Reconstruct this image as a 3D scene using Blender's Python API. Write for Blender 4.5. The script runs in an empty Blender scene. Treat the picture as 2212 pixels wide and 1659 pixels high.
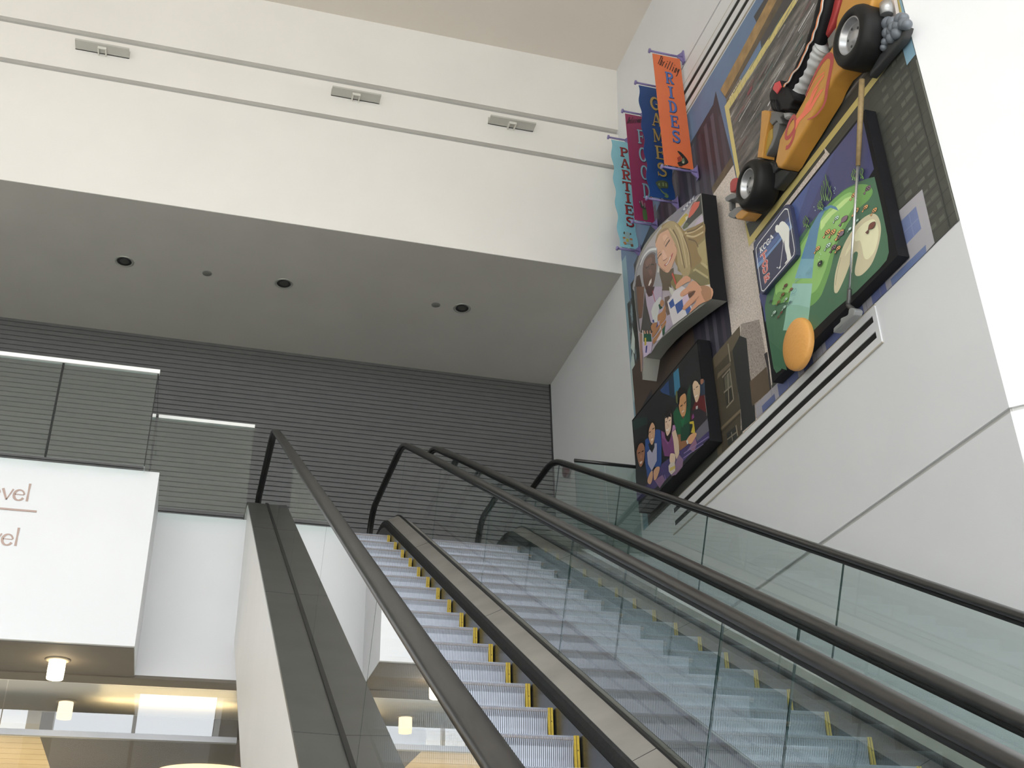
import bpy, bmesh, math, random
from mathutils import Vector, Matrix
from mathutils.geometry import tessellate_polygon
random.seed(7)
S = bpy.context.scene
COL = S.collection

# ------------------------------------------------------------------ camera
YAW, PITCH, ROLL, FPX = 0.290772543, 0.509358606, -0.0225755561, 2466.46
_sa, _ca, _sb, _cb = math.sin(YAW), math.cos(YAW), math.sin(PITCH), math.cos(PITCH)
FWD = Vector((_sa*_cb, _ca*_cb, _sb)); _R = Vector((_ca, -_sa, 0)); _U = _R.cross(FWD)
RIGHT = _R*math.cos(ROLL) + _U*math.sin(ROLL); UP = -_R*math.sin(ROLL) + _U*math.cos(ROLL)
cam_d = bpy.data.cameras.new('camera'); cam = bpy.data.objects.new('camera', cam_d); COL.objects.link(cam)
cam.matrix_world = Matrix(((RIGHT.x, UP.x, -FWD.x, 0), (RIGHT.y, UP.y, -FWD.y, 0), (RIGHT.z, UP.z, -FWD.z, 0), (0, 0, 0, 1)))
cam_d.sensor_width = 36; cam_d.lens = FPX/2212*36; cam_d.clip_start = .05; cam_d.clip_end = 200
S.camera = cam

# ------------------------------------------------------------------ light and exposure
S.view_settings.view_transform = 'Standard'; S.view_settings.look = 'None'
S.view_settings.gamma = 1; S.view_settings.use_curve_mapping = False
S.view_settings.exposure = 0.21
w = bpy.data.worlds.new('overcast_sky'); S.world = w; w.use_nodes = True
nt = w.node_tree; nt.nodes.clear()
wo = nt.nodes.new('ShaderNodeOutputWorld'); bg = nt.nodes.new('ShaderNodeBackground')
tc = nt.nodes.new('ShaderNodeTexCoord'); sx = nt.nodes.new('ShaderNodeSeparateXYZ'); cr = nt.nodes.new('ShaderNodeValToRGB')
nt.links.new(tc.outputs['Generated'], sx.inputs[0]); nt.links.new(sx.outputs['Z'], cr.inputs[0])
e = cr.color_ramp.elements
e[0].position = 0.0; e[0].color = (.30, .32, .30, 1); e[1].position = .75; e[1].color = (.80, .90, 1.0, 1)
m_ = cr.color_ramp.elements.new(.04); m_.color = (.92, .96, 1.0, 1)
nt.links.new(cr.outputs[0], bg.inputs[0]); bg.inputs['Strength'].default_value = 4.6
nt.links.new(bg.outputs[0], wo.inputs[0])
S.cycles.max_bounces = 10; S.cycles.transparent_max_bounces = 32; S.cycles.glossy_bounces = 5
S.cycles.diffuse_bounces = 6; S.cycles.sample_clamp_indirect = 6; S.cycles.caustics_reflective = False
S.cycles.use_denoising = True

sun_d = bpy.data.lights.new('bounce_sun', 'SUN'); sun_d.energy = 11.0; sun_d.angle = math.radians(6); sun_d.color = (1, .95, .88)
sun = bpy.data.objects.new('bounce_sun', sun_d); COL.objects.link(sun)
sun.rotation_euler = Vector((.05, -.30, 1)).to_track_quat('Z', 'Y').to_euler()  # added sun, aimed through the ceiling opening for bounce off the floor
def area_light(name, loc, rot, sx_, sy_, power, color):
    d = bpy.data.lights.new(name, 'AREA'); d.shape = 'RECTANGLE'; d.size = sx_; d.size_y = sy_; d.energy = power; d.color = color
    o = bpy.data.objects.new(name, d); COL.objects.link(o); o.location = loc; o.rotation_euler = rot
    return o

# ------------------------------------------------------------------ helpers
def lin(c):
    c /= 255
    return c/12.92 if c <= .04045 else ((c+.055)/1.055)**2.4
def rgb(r, g, b, k=1.0): return tuple(min(.9, lin(v)*k) for v in (r, g, b))
def mat(name, col, rough=.5, metal=0, noise=None, bump=None, emit=None, spec=.5, coat=0):
    """noise=(scale, amount, detail) mottles the base colour; bump=(scale, strength)"""
    if name in bpy.data.materials: return bpy.data.materials[name]
    m = bpy.data.materials.new(name); m.use_nodes = True; n = m.node_tree.nodes; l = m.node_tree.links
    b = n['Principled BSDF']; b.inputs['Base Color'].default_value = (*col, 1); b.inputs['Roughness'].default_value = rough
    b.inputs['Metallic'].default_value = metal; b.inputs['Specular IOR Level'].default_value = spec
    b.inputs['Coat Weight'].default_value = coat
    t = n.new('ShaderNodeTexCoord')
    nz = n.new('ShaderNodeTexNoise'); l.new(t.outputs['Object'], nz.inputs['Vector'])
    sc, am, de = noise or (6, .04, 3)
    nz.inputs['Scale'].default_value = sc; nz.inputs['Detail'].default_value = de
    mx = n.new('ShaderNodeMix'); mx.data_type = 'RGBA'; mx.blend_type = 'MULTIPLY'; mx.inputs['Factor'].default_value = 1
    rp = n.new('ShaderNodeMapRange'); rp.inputs['From Min'].default_value = .3; rp.inputs['From Max'].default_value = .7
    rp.inputs['To Min'].default_value = 1-am; rp.inputs['To Max'].default_value = 1+am*.3
    l.new(nz.outputs['Fac'], rp.inputs['Value']); mx.inputs['A'].default_value = (*col, 1)
    l.new(rp.outputs[0], mx.inputs['B']); l.new(mx.outputs['Result'], b.inputs['Base Color'])
    if bump:
        n2 = n.new('ShaderNodeTexNoise'); n2.inputs['Scale'].default_value = bump[0]; l.new(t.outputs['Object'], n2.inputs['Vector'])
        bp = n.new('ShaderNodeBump'); bp.inputs['Strength'].default_value = bump[1]; bp.inputs['Distance'].default_value = .01
        l.new(n2.outputs['Fac'], bp.inputs['Height']); l.new(bp.outputs[0], b.inputs['Normal'])
    if emit:
        b.inputs['Emission Color'].default_value = (*emit[0], 1); b.inputs['Emission Strength'].default_value = emit[1]
    return m
def glass_mat(name, tint, ior=1.52, gain=1.0):
    m = bpy.data.materials.new(name); m.use_nodes = True; n = m.node_tree.nodes; l = m.node_tree.links; n.clear()
    out = n.new('ShaderNodeOutputMaterial'); tr = n.new('ShaderNodeBsdfTransparent'); gl = n.new('ShaderNodeBsdfGlossy')
    tr.inputs[0].default_value = (*tint, 1); gl.inputs['Roughness'].default_value = .0; gl.inputs['Color'].default_value = (1, 1, 1, 1)
    fr = n.new('ShaderNodeFresnel'); fr.inputs[0].default_value = ior; ge = n.new('ShaderNodeNewGeometry')
    su = n.new('ShaderNodeMath'); su.operation = 'SUBTRACT'; su.inputs[0].default_value = gain; su.use_clamp = False
    mu = n.new('ShaderNodeMath'); mu.operation = 'MULTIPLY'; mu.use_clamp = True
    m3 = n.new('ShaderNodeMath'); m3.operation = 'MULTIPLY'; m3.inputs[1].default_value = gain
    l.new(ge.outputs['Backfacing'], m3.inputs[0]); l.new(m3.outputs[0], su.inputs[1])
    l.new(su.outputs[0], mu.inputs[0]); l.new(fr.outputs[0], mu.inputs[1])
    mi = n.new('ShaderNodeMixShader'); l.new(mu.outputs[0], mi.inputs[0]); l.new(tr.outputs[0], mi.inputs[1]); l.new(gl.outputs[0], mi.inputs[2])
    l.new(mi.outputs[0], out.inputs[0])
    return m

def tag(o, label=None, cat=None, group=None, kind=None):
    for k, v in (('label', label), ('category', cat), ('group', group), ('kind', kind)):
        if v: o[k] = v
    return o
def empty(name, loc, label, cat, group=None):
    o = bpy.data.objects.new(name, None); COL.objects.link(o); o.location = loc; o.empty_display_size = .1
    return tag(o, label, cat, group)
def link(name, bm, mats, parent=None, smooth=False, loc=None):
    me = bpy.data.meshes.new(name); bm.normal_update(); bm.to_mesh(me); bm.free()
    for m in (mats if isinstance(mats, (list, tuple)) else [mats]): me.materials.append(m)
    o = bpy.data.objects.new(name, me); COL.objects.link(o)
    if smooth:
        for p in me.polygons: p.use_smooth = True
    if parent is not None:
        o.parent = parent
        me.transform(Matrix.Translation(-root_loc(parent)))
    return o
def root_loc(p):
    v = Vector((0, 0, 0))
    while p is not None:
        v += Vector(p.location); p = p.parent
    return v
def bm_(): return bmesh.new()
def box(bm, x0, x1, y0, y1, z0, z1, mi=0):
    v = [bm.verts.new((x, y, z)) for x in (x0, x1) for y in (y0, y1) for z in (z0, z1)]
    for f in ((0, 1, 3, 2), (4, 6, 7, 5), (0, 4, 5, 1), (2, 3, 7, 6), (0, 2, 6, 4), (1, 5, 7, 3)):
        bm.faces.new([v[i] for i in f]).material_index = mi
    return v
def obox(bm, c, ax, ay, az, sx_, sy_, sz_, mi=0):
    """box about c with axes ax, ay, az and full sizes"""
    v = []
    for i in (-.5, .5):
        for j in (-.5, .5):
            for k in (-.5, .5): v.append(bm.verts.new(Vector(c)+ax*i*sx_+ay*j*sy_+az*k*sz_))
    for f in ((0, 1, 3, 2), (4, 6, 7, 5), (0, 4, 5, 1), (2, 3, 7, 6), (0, 2, 6, 4), (1, 5, 7, 3)):
        bm.faces.new([v[i] for i in f]).material_index = mi
def bar(bm, a, b, w_, h_=None, mi=0):
    a, b = Vector(a), Vector(b); d = (b-a); L = d.length; d.normalize()
    u = d.cross(Vector((0, 0, 1))); u = Vector((1, 0, 0)) if u.length < 1e-4 else u.normalized()
    obox(bm, (a+b)/2, d, u, d.cross(u), L, w_, h_ or w_, mi)
def tube(bm, pts, r, n=10, mi=0, cap=True):
    pts = [Vector(p) for p in pts]; rs = r if isinstance(r, (list, tuple)) else [r]*len(pts); rings = []
    for i, p in enumerate(pts):
        d = (pts[min(i+1, len(pts)-1)]-pts[max(i-1, 0)]).normalized()
        u = d.cross(Vector((.13, .02, 1))); u.normalize(); v = d.cross(u)
        rings.append([bm.verts.new(p+(u*math.cos(a)+v*math.sin(a))*rs[i]) for a in [2*math.pi*k/n for k in range(n)]])
    for a, b in zip(rings, rings[1:]):
        for k in range(n):
            f = bm.faces.new((a[k], a[(k+1) % n], b[(k+1) % n], b[k])); f.material_index = mi; f.smooth = True
    if cap:
        bm.faces.new(rings[0][::-1]).material_index = mi; bm.faces.new(rings[-1]).material_index = mi
def lathe(bm, c, axis, prof, n=40, mi=0):
    """prof: list of (r, t[, mat]) with t along the axis"""
    axis = Vector(axis).normalized(); u = axis.cross(Vector((0, 0, 1)))
    if u.length < 1e-3: u = Vector((1, 0, 0))
    u.normalize(); v = axis.cross(u); rings = []
    for q in prof:
        r, t = q[0], q[1]
        if r < 1e-5: rings.append([bm.verts.new(Vector(c)+axis*t)])
        else: rings.append([bm.verts.new(Vector(c)+axis*t+(u*math.cos(a)+v*math.sin(a))*r) for a in [2*math.pi*k/n for k in range(n)]])
    for i in range(len(rings)-1):
        a, b = rings[i], rings[i+1]; m = prof[i+1][2] if len(prof[i+1]) > 2 else mi
        for k in range(n):
            if len(a) == 1 and len(b) == 1: continue
            if len(a) == 1: f = bm.faces.new((a[0], b[(k+1) % n], b[k]))
            elif len(b) == 1: f = bm.faces.new((a[k], a[(k+1) % n], b[0]))
            else: f = bm.faces.new((a[k], a[(k+1) % n], b[(k+1) % n], b[k]))
            f.material_index = m; f.smooth = True
def fix(bm): bmesh.ops.recalc_face_normals(bm, faces=bm.faces)
def prism(bm, pts, vec, mi=0, mi_side=None, front=None):
    """closed solid: polygon pts (3D, planar) extruded by vec; front = material of the polygon pts itself"""
    pts = [Vector(p) for p in pts]; vec = Vector(vec)
    tr = tessellate_polygon([pts])
    a = [bm.verts.new(p) for p in pts]; b = [bm.verts.new(p+vec) for p in pts]
    fs = []
    for t in tr:
        try:
            f = bm.faces.new([a[i] for i in t]); f.material_index = mi if front is None else front; fs.append(f)
            f = bm.faces.new([b[i] for i in t][::-1]); f.material_index = mi; fs.append(f)
        except ValueError: pass
    n = len(pts)
    for i in range(n):
        try: f = bm.faces.new((a[i], a[(i+1) % n], b[(i+1) % n], b[i])); f.material_index = mi if mi_side is None else mi_side; fs.append(f)
        except ValueError: pass
    bmesh.ops.recalc_face_normals(bm, faces=fs)
def ray(px, py):
    return RIGHT*((px-1106)/FPX) - UP*((py-829.5)/FPX) + FWD
def at_x(px, py, x):
    r = ray(px, py); return r*(x/r.x)
def at_y(px, py, y):
    r = ray(px, py); return r*(y/r.y)
def at_z(px, py, z):
    r = ray(px, py); return r*(z/r.z)
def catmull(pts, n=5, closed=True):
    out = []; N = len(pts)
    for i in range(N if closed else N-1):
        p = [pts[(i+k-1) % N] if closed else pts[max(0, min(N-1, i+k-1))] for k in range(4)]
        for j in range(n):
            t = j/n
            out.append(tuple(.5*((2*p[1][c])+(-p[0][c]+p[2][c])*t+(2*p[0][c]-5*p[1][c]+4*p[2][c]-p[3][c])*t*t+(-p[0][c]+3*p[1][c]-3*p[2][c]+p[3][c])*t**3) for c in range(len(pts[0]))))
    if not closed: out.append(tuple(pts[-1]))
    return out

# ------------------------------------------------------------------ key dimensions (metres; the camera is the origin)
XW = 4.9                     # right wall
ZF, ZU, ZS, ZC = -1.6, 4.65, 8.43, 11.62   # lower floor, upper floor, soffit, ceiling
YB = 14.35                   # shutter wall
YE = 11.46                   # edge of the upper floor
ZL = 2.97                    # underside of the upper floor

M_white = mat('white_wall_paint', (.81, .785, .755), .6, noise=(1.2, .03, 4), bump=(220, .05))
M_whiten = mat('white_neutral_wall_paint', (.74, .75, .77), .6, noise=(1.2, .03, 4), bump=(220, .05))
M_white2 = mat('white_gloss_paint', (.71, .715, .73), .4, noise=(2, .02, 3))
M_groove = mat('grey_reveal', (.40, .39, .37), .7)
M_groove2 = mat('pale_reveal', (.55, .54, .52), .6)
M_ceil = mat('ceiling_paint', (.74, .68, .61), .8, noise=(1.0, .03, 4))
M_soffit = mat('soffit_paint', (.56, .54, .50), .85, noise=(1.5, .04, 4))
M_floor = mat('pale_floor_tile', (.66, .65, .62), .35, noise=(3, .06, 5))
M_shut = mat('grey_shutter_slats', (.125, .125, .125), .5, metal=.05, noise=(8, .06, 3))
M_shutgap = mat('shutter_gap', (.03, .03, .03), .7)
M_black = mat('black_slot', (.008, .008, .008), .6)
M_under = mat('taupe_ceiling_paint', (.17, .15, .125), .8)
M_tile = mat('ceiling_tile', (.30, .27, .21), .8, noise=(30, .06, 3))
M_brown = mat('dark_brown_bulkhead', (.075, .062, .05), .7)
M_alum = mat('brushed_aluminium', (.62, .62, .63), .35, metal=.8)
M_chrome = mat('polished_trim', (.7, .7, .7), .15, metal=1)
# ================================================================== the room
def structure(name, bm, mats, label=None):
    fix(bm); o = link(name, bm, mats); o['kind'] = 'structure'
    if label: o['label'] = label
    return o
XL, YN = -15.0, -11.0        # far left wall and the glazed wall behind the camera
# floor
b = bm_(); box(b, XL, 10.2, YN, 20, ZF-.3, ZF); structure('floor', b, M_floor)
# main ceiling
b = bm_()
SKY = (-13.0, 5.0, -10.5, -6.4)      # opening added in the unseen ceiling so the floor bounces light upwards
box(b, XL, 10.2, SKY[3], 11.6, ZC, ZC+.3); box(b, XL, 10.2, YN, SKY[2], ZC, ZC+.3)
box(b, XL, SKY[0], SKY[2], SKY[3], ZC, ZC+.3); box(b, SKY[1], 10.2, SKY[2], SKY[3], ZC, ZC+.3)
structure('ceiling', b, M_ceil)
# right wall: full height, with real grooves cut between its courses
b = bm_()
def wall_course(b, z0, z1, y0=5.3, y1=YB+.2, d=0): box(b, XW+d, XW+.4, y0, y1, z0, z1, 1 if d else 0)
gz = [(3.35, .035), (9.86, .03)]
z = ZF
for g, t in gz:
    wall_course(b, z, g-t/2); wall_course(b, g-t/2, g+t/2, d=.02); z = g+t/2
wall_course(b, z, ZC+.2)
structure('wall_right', b, [M_whiten, M_groove2], 'tall white wall beside the escalators')
# splayed white wall right of the corner
b = bm_()
d = Vector((.7071, -.7071, 0)); nrm = Vector((-.7071, -.7071, 0))
def splay(z0, z1, dep, mi):
    p0 = Vector((XW, 5.3, 0)) - nrm*dep
    q = [p0, p0+d*7.2, p0+d*7.2-nrm*.4, p0-nrm*.4+Vector((0, 0, 0))]
    prism(b, [Vector((v.x, v.y, z0)) for v in q], (0, 0, z1-z0), mi)
splay(ZF, 3.335, 0, 0); splay(3.335, 3.365, .02, 1); splay(3.365, ZC+.2, 0, 0)
structure('wall_splayed', b, [M_white2, M_groove2], 'white wall turning away at the corner')
b = bm_(); box(b, 9.9, 10.3, YN, .3, ZF, ZC+.2); structure('wall_side', b, M_white)
b = bm_(); box(b, XL-.3, XL, YN, 20, ZF, ZC+.2); structure('wall_left', b, M_white)
# glazed wall behind the camera: piers, transoms and mullions with open daylight between
b = bm_()
for x in (-15, -9.5, -3.9, 1.9, 7.6): box(b, x, x+.7, YN-.4, YN, ZF, ZC)
for z in (ZF, 2.2, 6.0, ZC-.7): box(b, XL, 10.2, YN-.3, YN-.05, z, z+(.5 if z in (ZF, ZC-.7) else .16))
for x in (-12.2, -6.6, -1.1, 4.9): box(b, x, x+.1, YN-.25, YN-.05, ZF, ZC)
structure('window_1', b, M_white, 'white framed glazed wall')
# upper front wall: leans slightly forward, two reveals, above the recess of the upper level
b = bm_()
def yw(z): return 11.30 - (z-ZS)*(.39/(11.62-8.43))
def front(z0, z1, dep, mi):
    p = [(yw(z0)+dep, z0), (yw(z1)+dep, z1), (11.75, z1), (11.75, z0)]
    prism(b, [Vector((XL, y, z)) for y, z in p], (XW+.05-XL, 0, 0), mi)
front(ZS, 9.985, 0, 0); front(9.985, 10.055, .06, 1); front(10.055, 10.555, 0, 0); front(10.555, 10.635, .06, 1); front(10.635, ZC+.1, 0, 0)
structure('wall_front_upper', b, [M_white, M_groove], 'upper white wall with two long reveals')
# soffit of the recess
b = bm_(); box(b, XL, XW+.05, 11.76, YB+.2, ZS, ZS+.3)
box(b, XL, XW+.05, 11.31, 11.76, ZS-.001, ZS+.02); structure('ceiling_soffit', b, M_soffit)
# upper floor slab and its white edge
b = bm_(); box(b, XL, .62, YE, YB+.2, ZL, ZU); box(b, 4.25, XW+.02, YE, YB+.2, ZL, ZU); box(b, .62, 4.25, 12.35, YB+.2, ZL, ZU)
structure('floor_upper', b, M_white2, 'white edge of the upper floor')
# roller shutter wall: horizontal slats, each with its own profile
b = bm_(); P = .0705; z = ZU
while z < ZS+.01:
    prism(b, [Vector((XL, y, zz)) for y, zz in ((YB+.012, z), (YB, z+.004), (YB-.001, z+.03), (YB, z+P-.008), (YB+.012, z+P-.005), (YB+.05, z+P-.005), (YB+.05, z))], (XW-XL, 0, 0), 0)
    z += P
box(b, XL, XW, YB+.05, YB+.15, ZU, ZS, 1)
box(b, XW-.02, XW+.01, YB-.02, YB+.04, ZU, ZS, 1)
structure('wall_back', b, [M_shut, M_shutgap], 'wall of grey horizontal shutter slats')
# lower storey behind the overhang: ceilings and glazed shopfront
b = bm_(); box(b, XL, -.41, 10.5, YE, ZL-.02, ZL+.1); box(b, XL, 4.2, YE, 11.74, ZL-.03, ZL); structure('ceiling_overhang', b, M_under)
# interior ceiling of square tiles with grid lines
b = bm_(); x = XL
while x < 3:
    y = 11.8
    while y < 13.9:
        box(b, x+.006, x+.594, y+.006, y+.594, ZL+.02, ZL+.05); y += .6
    x += .6
box(b, XL, 4, 11.76, 14.1, ZL+.05, ZL+.09, 1)
structure('ceiling_tiles', b, [M_tile, mat('ceiling_grid', (.16, .14, .11), .6)])
# ================================================================== escalators
Y0, Z0, T30 = 5.4918, 1.2325, math.tan(math.radians(30))
YT = Y0+(ZU-Z0)/T30; YBt = Y0+(ZF-Z0)/T30
def base_path(yend=13.2, ystart=-.9, R=1.6, n=10, lift=0):
    """nose line of the steps in (y, z): flat - arc - 30 degree incline - arc - flat"""
    ZU_, YT_ = ZU+lift, YT+lift/T30
    tl = R*math.tan(math.radians(15)); pts = [(ystart, ZF)]
    for i in range(n+1):
        a = math.radians(30)*i/n; pts.append((YBt-tl+R*math.sin(a), ZF+R*(1-math.cos(a))))
    ya, yb = pts[-1][0], YT_-tl*math.cos(math.radians(30))
    for i in range(1, 24):
        y = ya+(yb-ya)*i/24; pts.append((y, Z0+(y-Y0)*T30))
    for i in range(n+1):
        a = math.radians(30)*(1-i/n); pts.append((YT_+tl-R*math.sin(a), ZU_-R*(1-math.cos(a))))
    pts.append((yend, ZU_)); return pts
BP = base_path()
DP = base_path(lift=.13, R=1.0)          # decks and skirts rise a little higher at the upper landing
def bz(y):
    for (a, za), (c, zc) in zip(BP, BP[1:]):
        if a <= y <= c: return za+(zc-za)*(y-a)/(c-a)
    return BP[0][1] if y < BP[0][0] else BP[-1][1]
def sweep(bm, prof, path=None, mi=0, close=True):
    """prof: (x, h) cross-section, swept along the path"""
    path = path or DP
    rings = [[bm.verts.new((x, y, z+h)) for x, h in prof] for y, z in path]; n = len(prof)
    for a, c in zip(rings, rings[1:]):
        for k in range(n if close else n-1):
            bm.faces.new((a[k], a[(k+1) % n], c[(k+1) % n], c[k])).material_index = mi
    if close: bm.faces.new(rings[0][::-1]).material_index = mi; bm.faces.new(rings[-1]).material_index = mi
    fix(bm)
M_rub = mat('black_rubber_handrail', (.022, .021, .020), .32, noise=(9, .25, 5), spec=.6)
M_deck = mat('brushed_steel_deck', (.44, .42, .39), .42, metal=.55, noise=(3, .2, 4))
M_deckd = mat('dark_steel_deck', (.16, .16, .155), .38, metal=.7, noise=(3, .15, 4))
M_skirt = mat('dark_skirt_panel', (.06, .06, .063), .25, metal=.5)
M_seal = mat('black_glass_seal', (.012, .012, .012), .5)
M_brush = mat('black_skirt_brush', (.02, .02, .02), .8, noise=(40, .3, 3), bump=(300, .6))
M_riser = mat('ribbed_aluminium', (.46, .48, .55), .45, metal=.45, noise=(20, .06, 3))
M_rgroove = mat('riser_groove', (.10, .105, .12), .6, metal=.2)
M_dirt = mat('brown_dirt_in_treads', (.20, .12, .05), .9)
M_yel = mat('yellow_step_edge', (.58, .40, .035), .55, noise=(40, .25, 4))
M_yeld = mat('dark_joint', (.05, .035, .01), .7)
M_glass = glass_mat('green_tinted_glass', (.89, .935, .925), gain=2.3)
M_gedge = mat('green_glass_edge', (.02, .05, .045), .3)
M_clad = mat('white_cladding', (.80, .79, .78), .45, noise=(1.5, .03, 3))

HW, SW = .715, .545      # half distance of the handrails, half width of the steps
# one step: ribbed riser below a toothed nosing, tread behind it
def step_mesh():
    b = bm_(); W2 = SW; pitch = .0104; n = int(2*(W2-.03)/pitch); H = .262
    prof = [(.0, 0), (.012, -.05), (.019, -.11), (.020, -.18), (.014, -H)]
    x = -n*pitch/2
    for i in range(n):
        xs = [x+i*pitch, x+i*pitch+.0030, x+(i+1)*pitch]
        g = .006
        for (a, c, dep, mi) in ((xs[0], xs[1], g, 1), (xs[1], xs[2], 0, 0)):
            for (y0, z0), (y1, z1) in zip(prof, prof[1:]):
                v = [b.verts.new(p) for p in ((a, y0+dep+.004, z0-.018 if z0 == 0 else z0), (c, y0+dep+.004, z0-.018 if z0 == 0 else z0), (c, y1+dep+.004, z1), (a, y1+dep+.004, z1))]
                b.faces.new(v).material_index = mi
        for q in (0, .0052):       # tread cleats: two teeth to a rib
            box(b, x+i*pitch+q+.0015, x+i*pitch+q+.0033, .001, .38, -.017, .003, 0)
    box(b, -W2, W2, .016, .40, -.03, -.010, 2)          # tread plate, brown dirt shows between the cleats
    box(b, -W2, W2, .005, .03, -.0185, -.004, 2)
    for s in (-1, 1): box(b, s*W2-(.03 if s > 0 else 0), s*W2+(.03 if s < 0 else 0), .03, .06, -H, -.01, 1)
    box(b, -W2, W2, .03, .06, -H-.005, -.02, 1)
    me = bpy.data.meshes.new('step'); b.to_mesh(me); b.free()
    for m in (M_riser, M_rgroove, M_dirt): me.materials.append(m)
    b = bm_()
    box(b, W2-.030, W2-.002, .001, .014, -H+.02, .005, 0); box(b, W2-.018, W2-.0155, -.0005, .004, -H+.02, .003, 1)
    box(b, W2-.030, W2-.002, .014, .39, -.012, .005, 0)
    for zz in (-.07, -.16, -.22): box(b, W2-.013, W2-.009, -.0005, .003, zz, zz+.006, 1)
    me2 = bpy.data.meshes.new('edge_strip'); b.to_mesh(me2); b.free(); me2.materials.append(M_yel); me2.materials.append(M_yeld)
    return me, me2
STEP, STRIP = step_mesh()
def rail_curve(yend=13.15):
    p = [(y, z+1.0+.06*max(0, min(1, (y-3)/7))) for y, z in base_path(yend, -.6, 1.1)]
    r = .43; cy, cz = yend, ZU+1.06-r
    p += [(cy+r*math.sin(a), cz+r*math.cos(a)) for a in [math.radians(12*k) for k in range(1, 15)]]
    cy, cz = -.6, ZF+1.0-r
    p = [(cy-r*math.sin(a), cz+r*math.cos(a)) for a in [math.radians(12*k) for k in range(14, 0, -1)]] + p
    return p
RC = rail_curve()
def sweep_n(bm, prof, path, mi=0):
    """profile (x, n) with n along the path normal"""
    rings = []
    for i, (y, z) in enumerate(path):
        a = path[max(i-1, 0)]; c = path[min(i+1, len(path)-1)]
        t = Vector((0, c[0]-a[0], c[1]-a[1])).normalized(); nn = Vector((0, -t.z, t.y))
        rings.append([bm.verts.new(Vector((x, y, z))+nn*h) for x, h in prof])
    n = len(prof)
    for a, c in zip(rings, rings[1:]):
        for k in range(n):
            f = bm.faces.new((a[k], a[(k+1) % n], c[(k+1) % n], c[k])); f.material_index = mi; f.smooth = True
    bm.faces.new(rings[0][::-1]); bm.faces.new(rings[-1]); fix(bm)
SEAMS = [4.15+1.775*k for k in range(-2, 5)]
def glass_side(x, root):
    # outline of the whole balustrade glass, then cut at the joints
    up = []
    for i, (y, z) in enumerate(RC):
        a = RC[max(i-1, 0)]; c = RC[min(i+1, len(RC)-1)]
        t = Vector((c[0]-a[0], c[1]-a[1])).normalized(); up.append((y+t.y*.045, z-t.x*.045))
    lo = [(y, z+.165) for y, z in base_path(12.9, -.5, R=1.0, lift=.13)]
    poly = [p for p in up if p[1] > ZF+.17 or p[0] > 3]
    poly = [(y, z) for y, z in poly if not (y > 12 and z < ZU+.295)]
    poly = poly + lo[::-1]
    d = Vector((0, math.cos(math.radians(30)), .5)); hh = .95
    cuts = [Vector((x, s, Z0+(s-Y0)*T30+hh)) for s in SEAMS]
    gap = .0035
    for k in range(len(cuts)+1):
        b = bm_(); pts = [Vector((x-.005, y, z)) for y, z in poly]
        prism(b, pts, (.010, 0, 0))
        for side, c in ((1, cuts[k-1] if k > 0 else None), (-1, cuts[k] if k < len(cuts) else None)):
            if c is None: continue
            g = bmesh.ops.bisect_plane(b, geom=b.verts[:]+b.edges[:]+b.faces[:], plane_co=c+d*gap*side, plane_no=d, clear_inner=side > 0, clear_outer=side < 0)
            ed = [e for e in g['geom_cut'] if isinstance(e, bmesh.types.BMEdge)]
            nf = bmesh.ops.edgeloop_fill(b, edges=ed)['faces'] if ed else []
            for f in nf: f.material_index = 1
        fix(b); link('glass_panel', b, [M_glass, M_gedge], root)
    return
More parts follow.
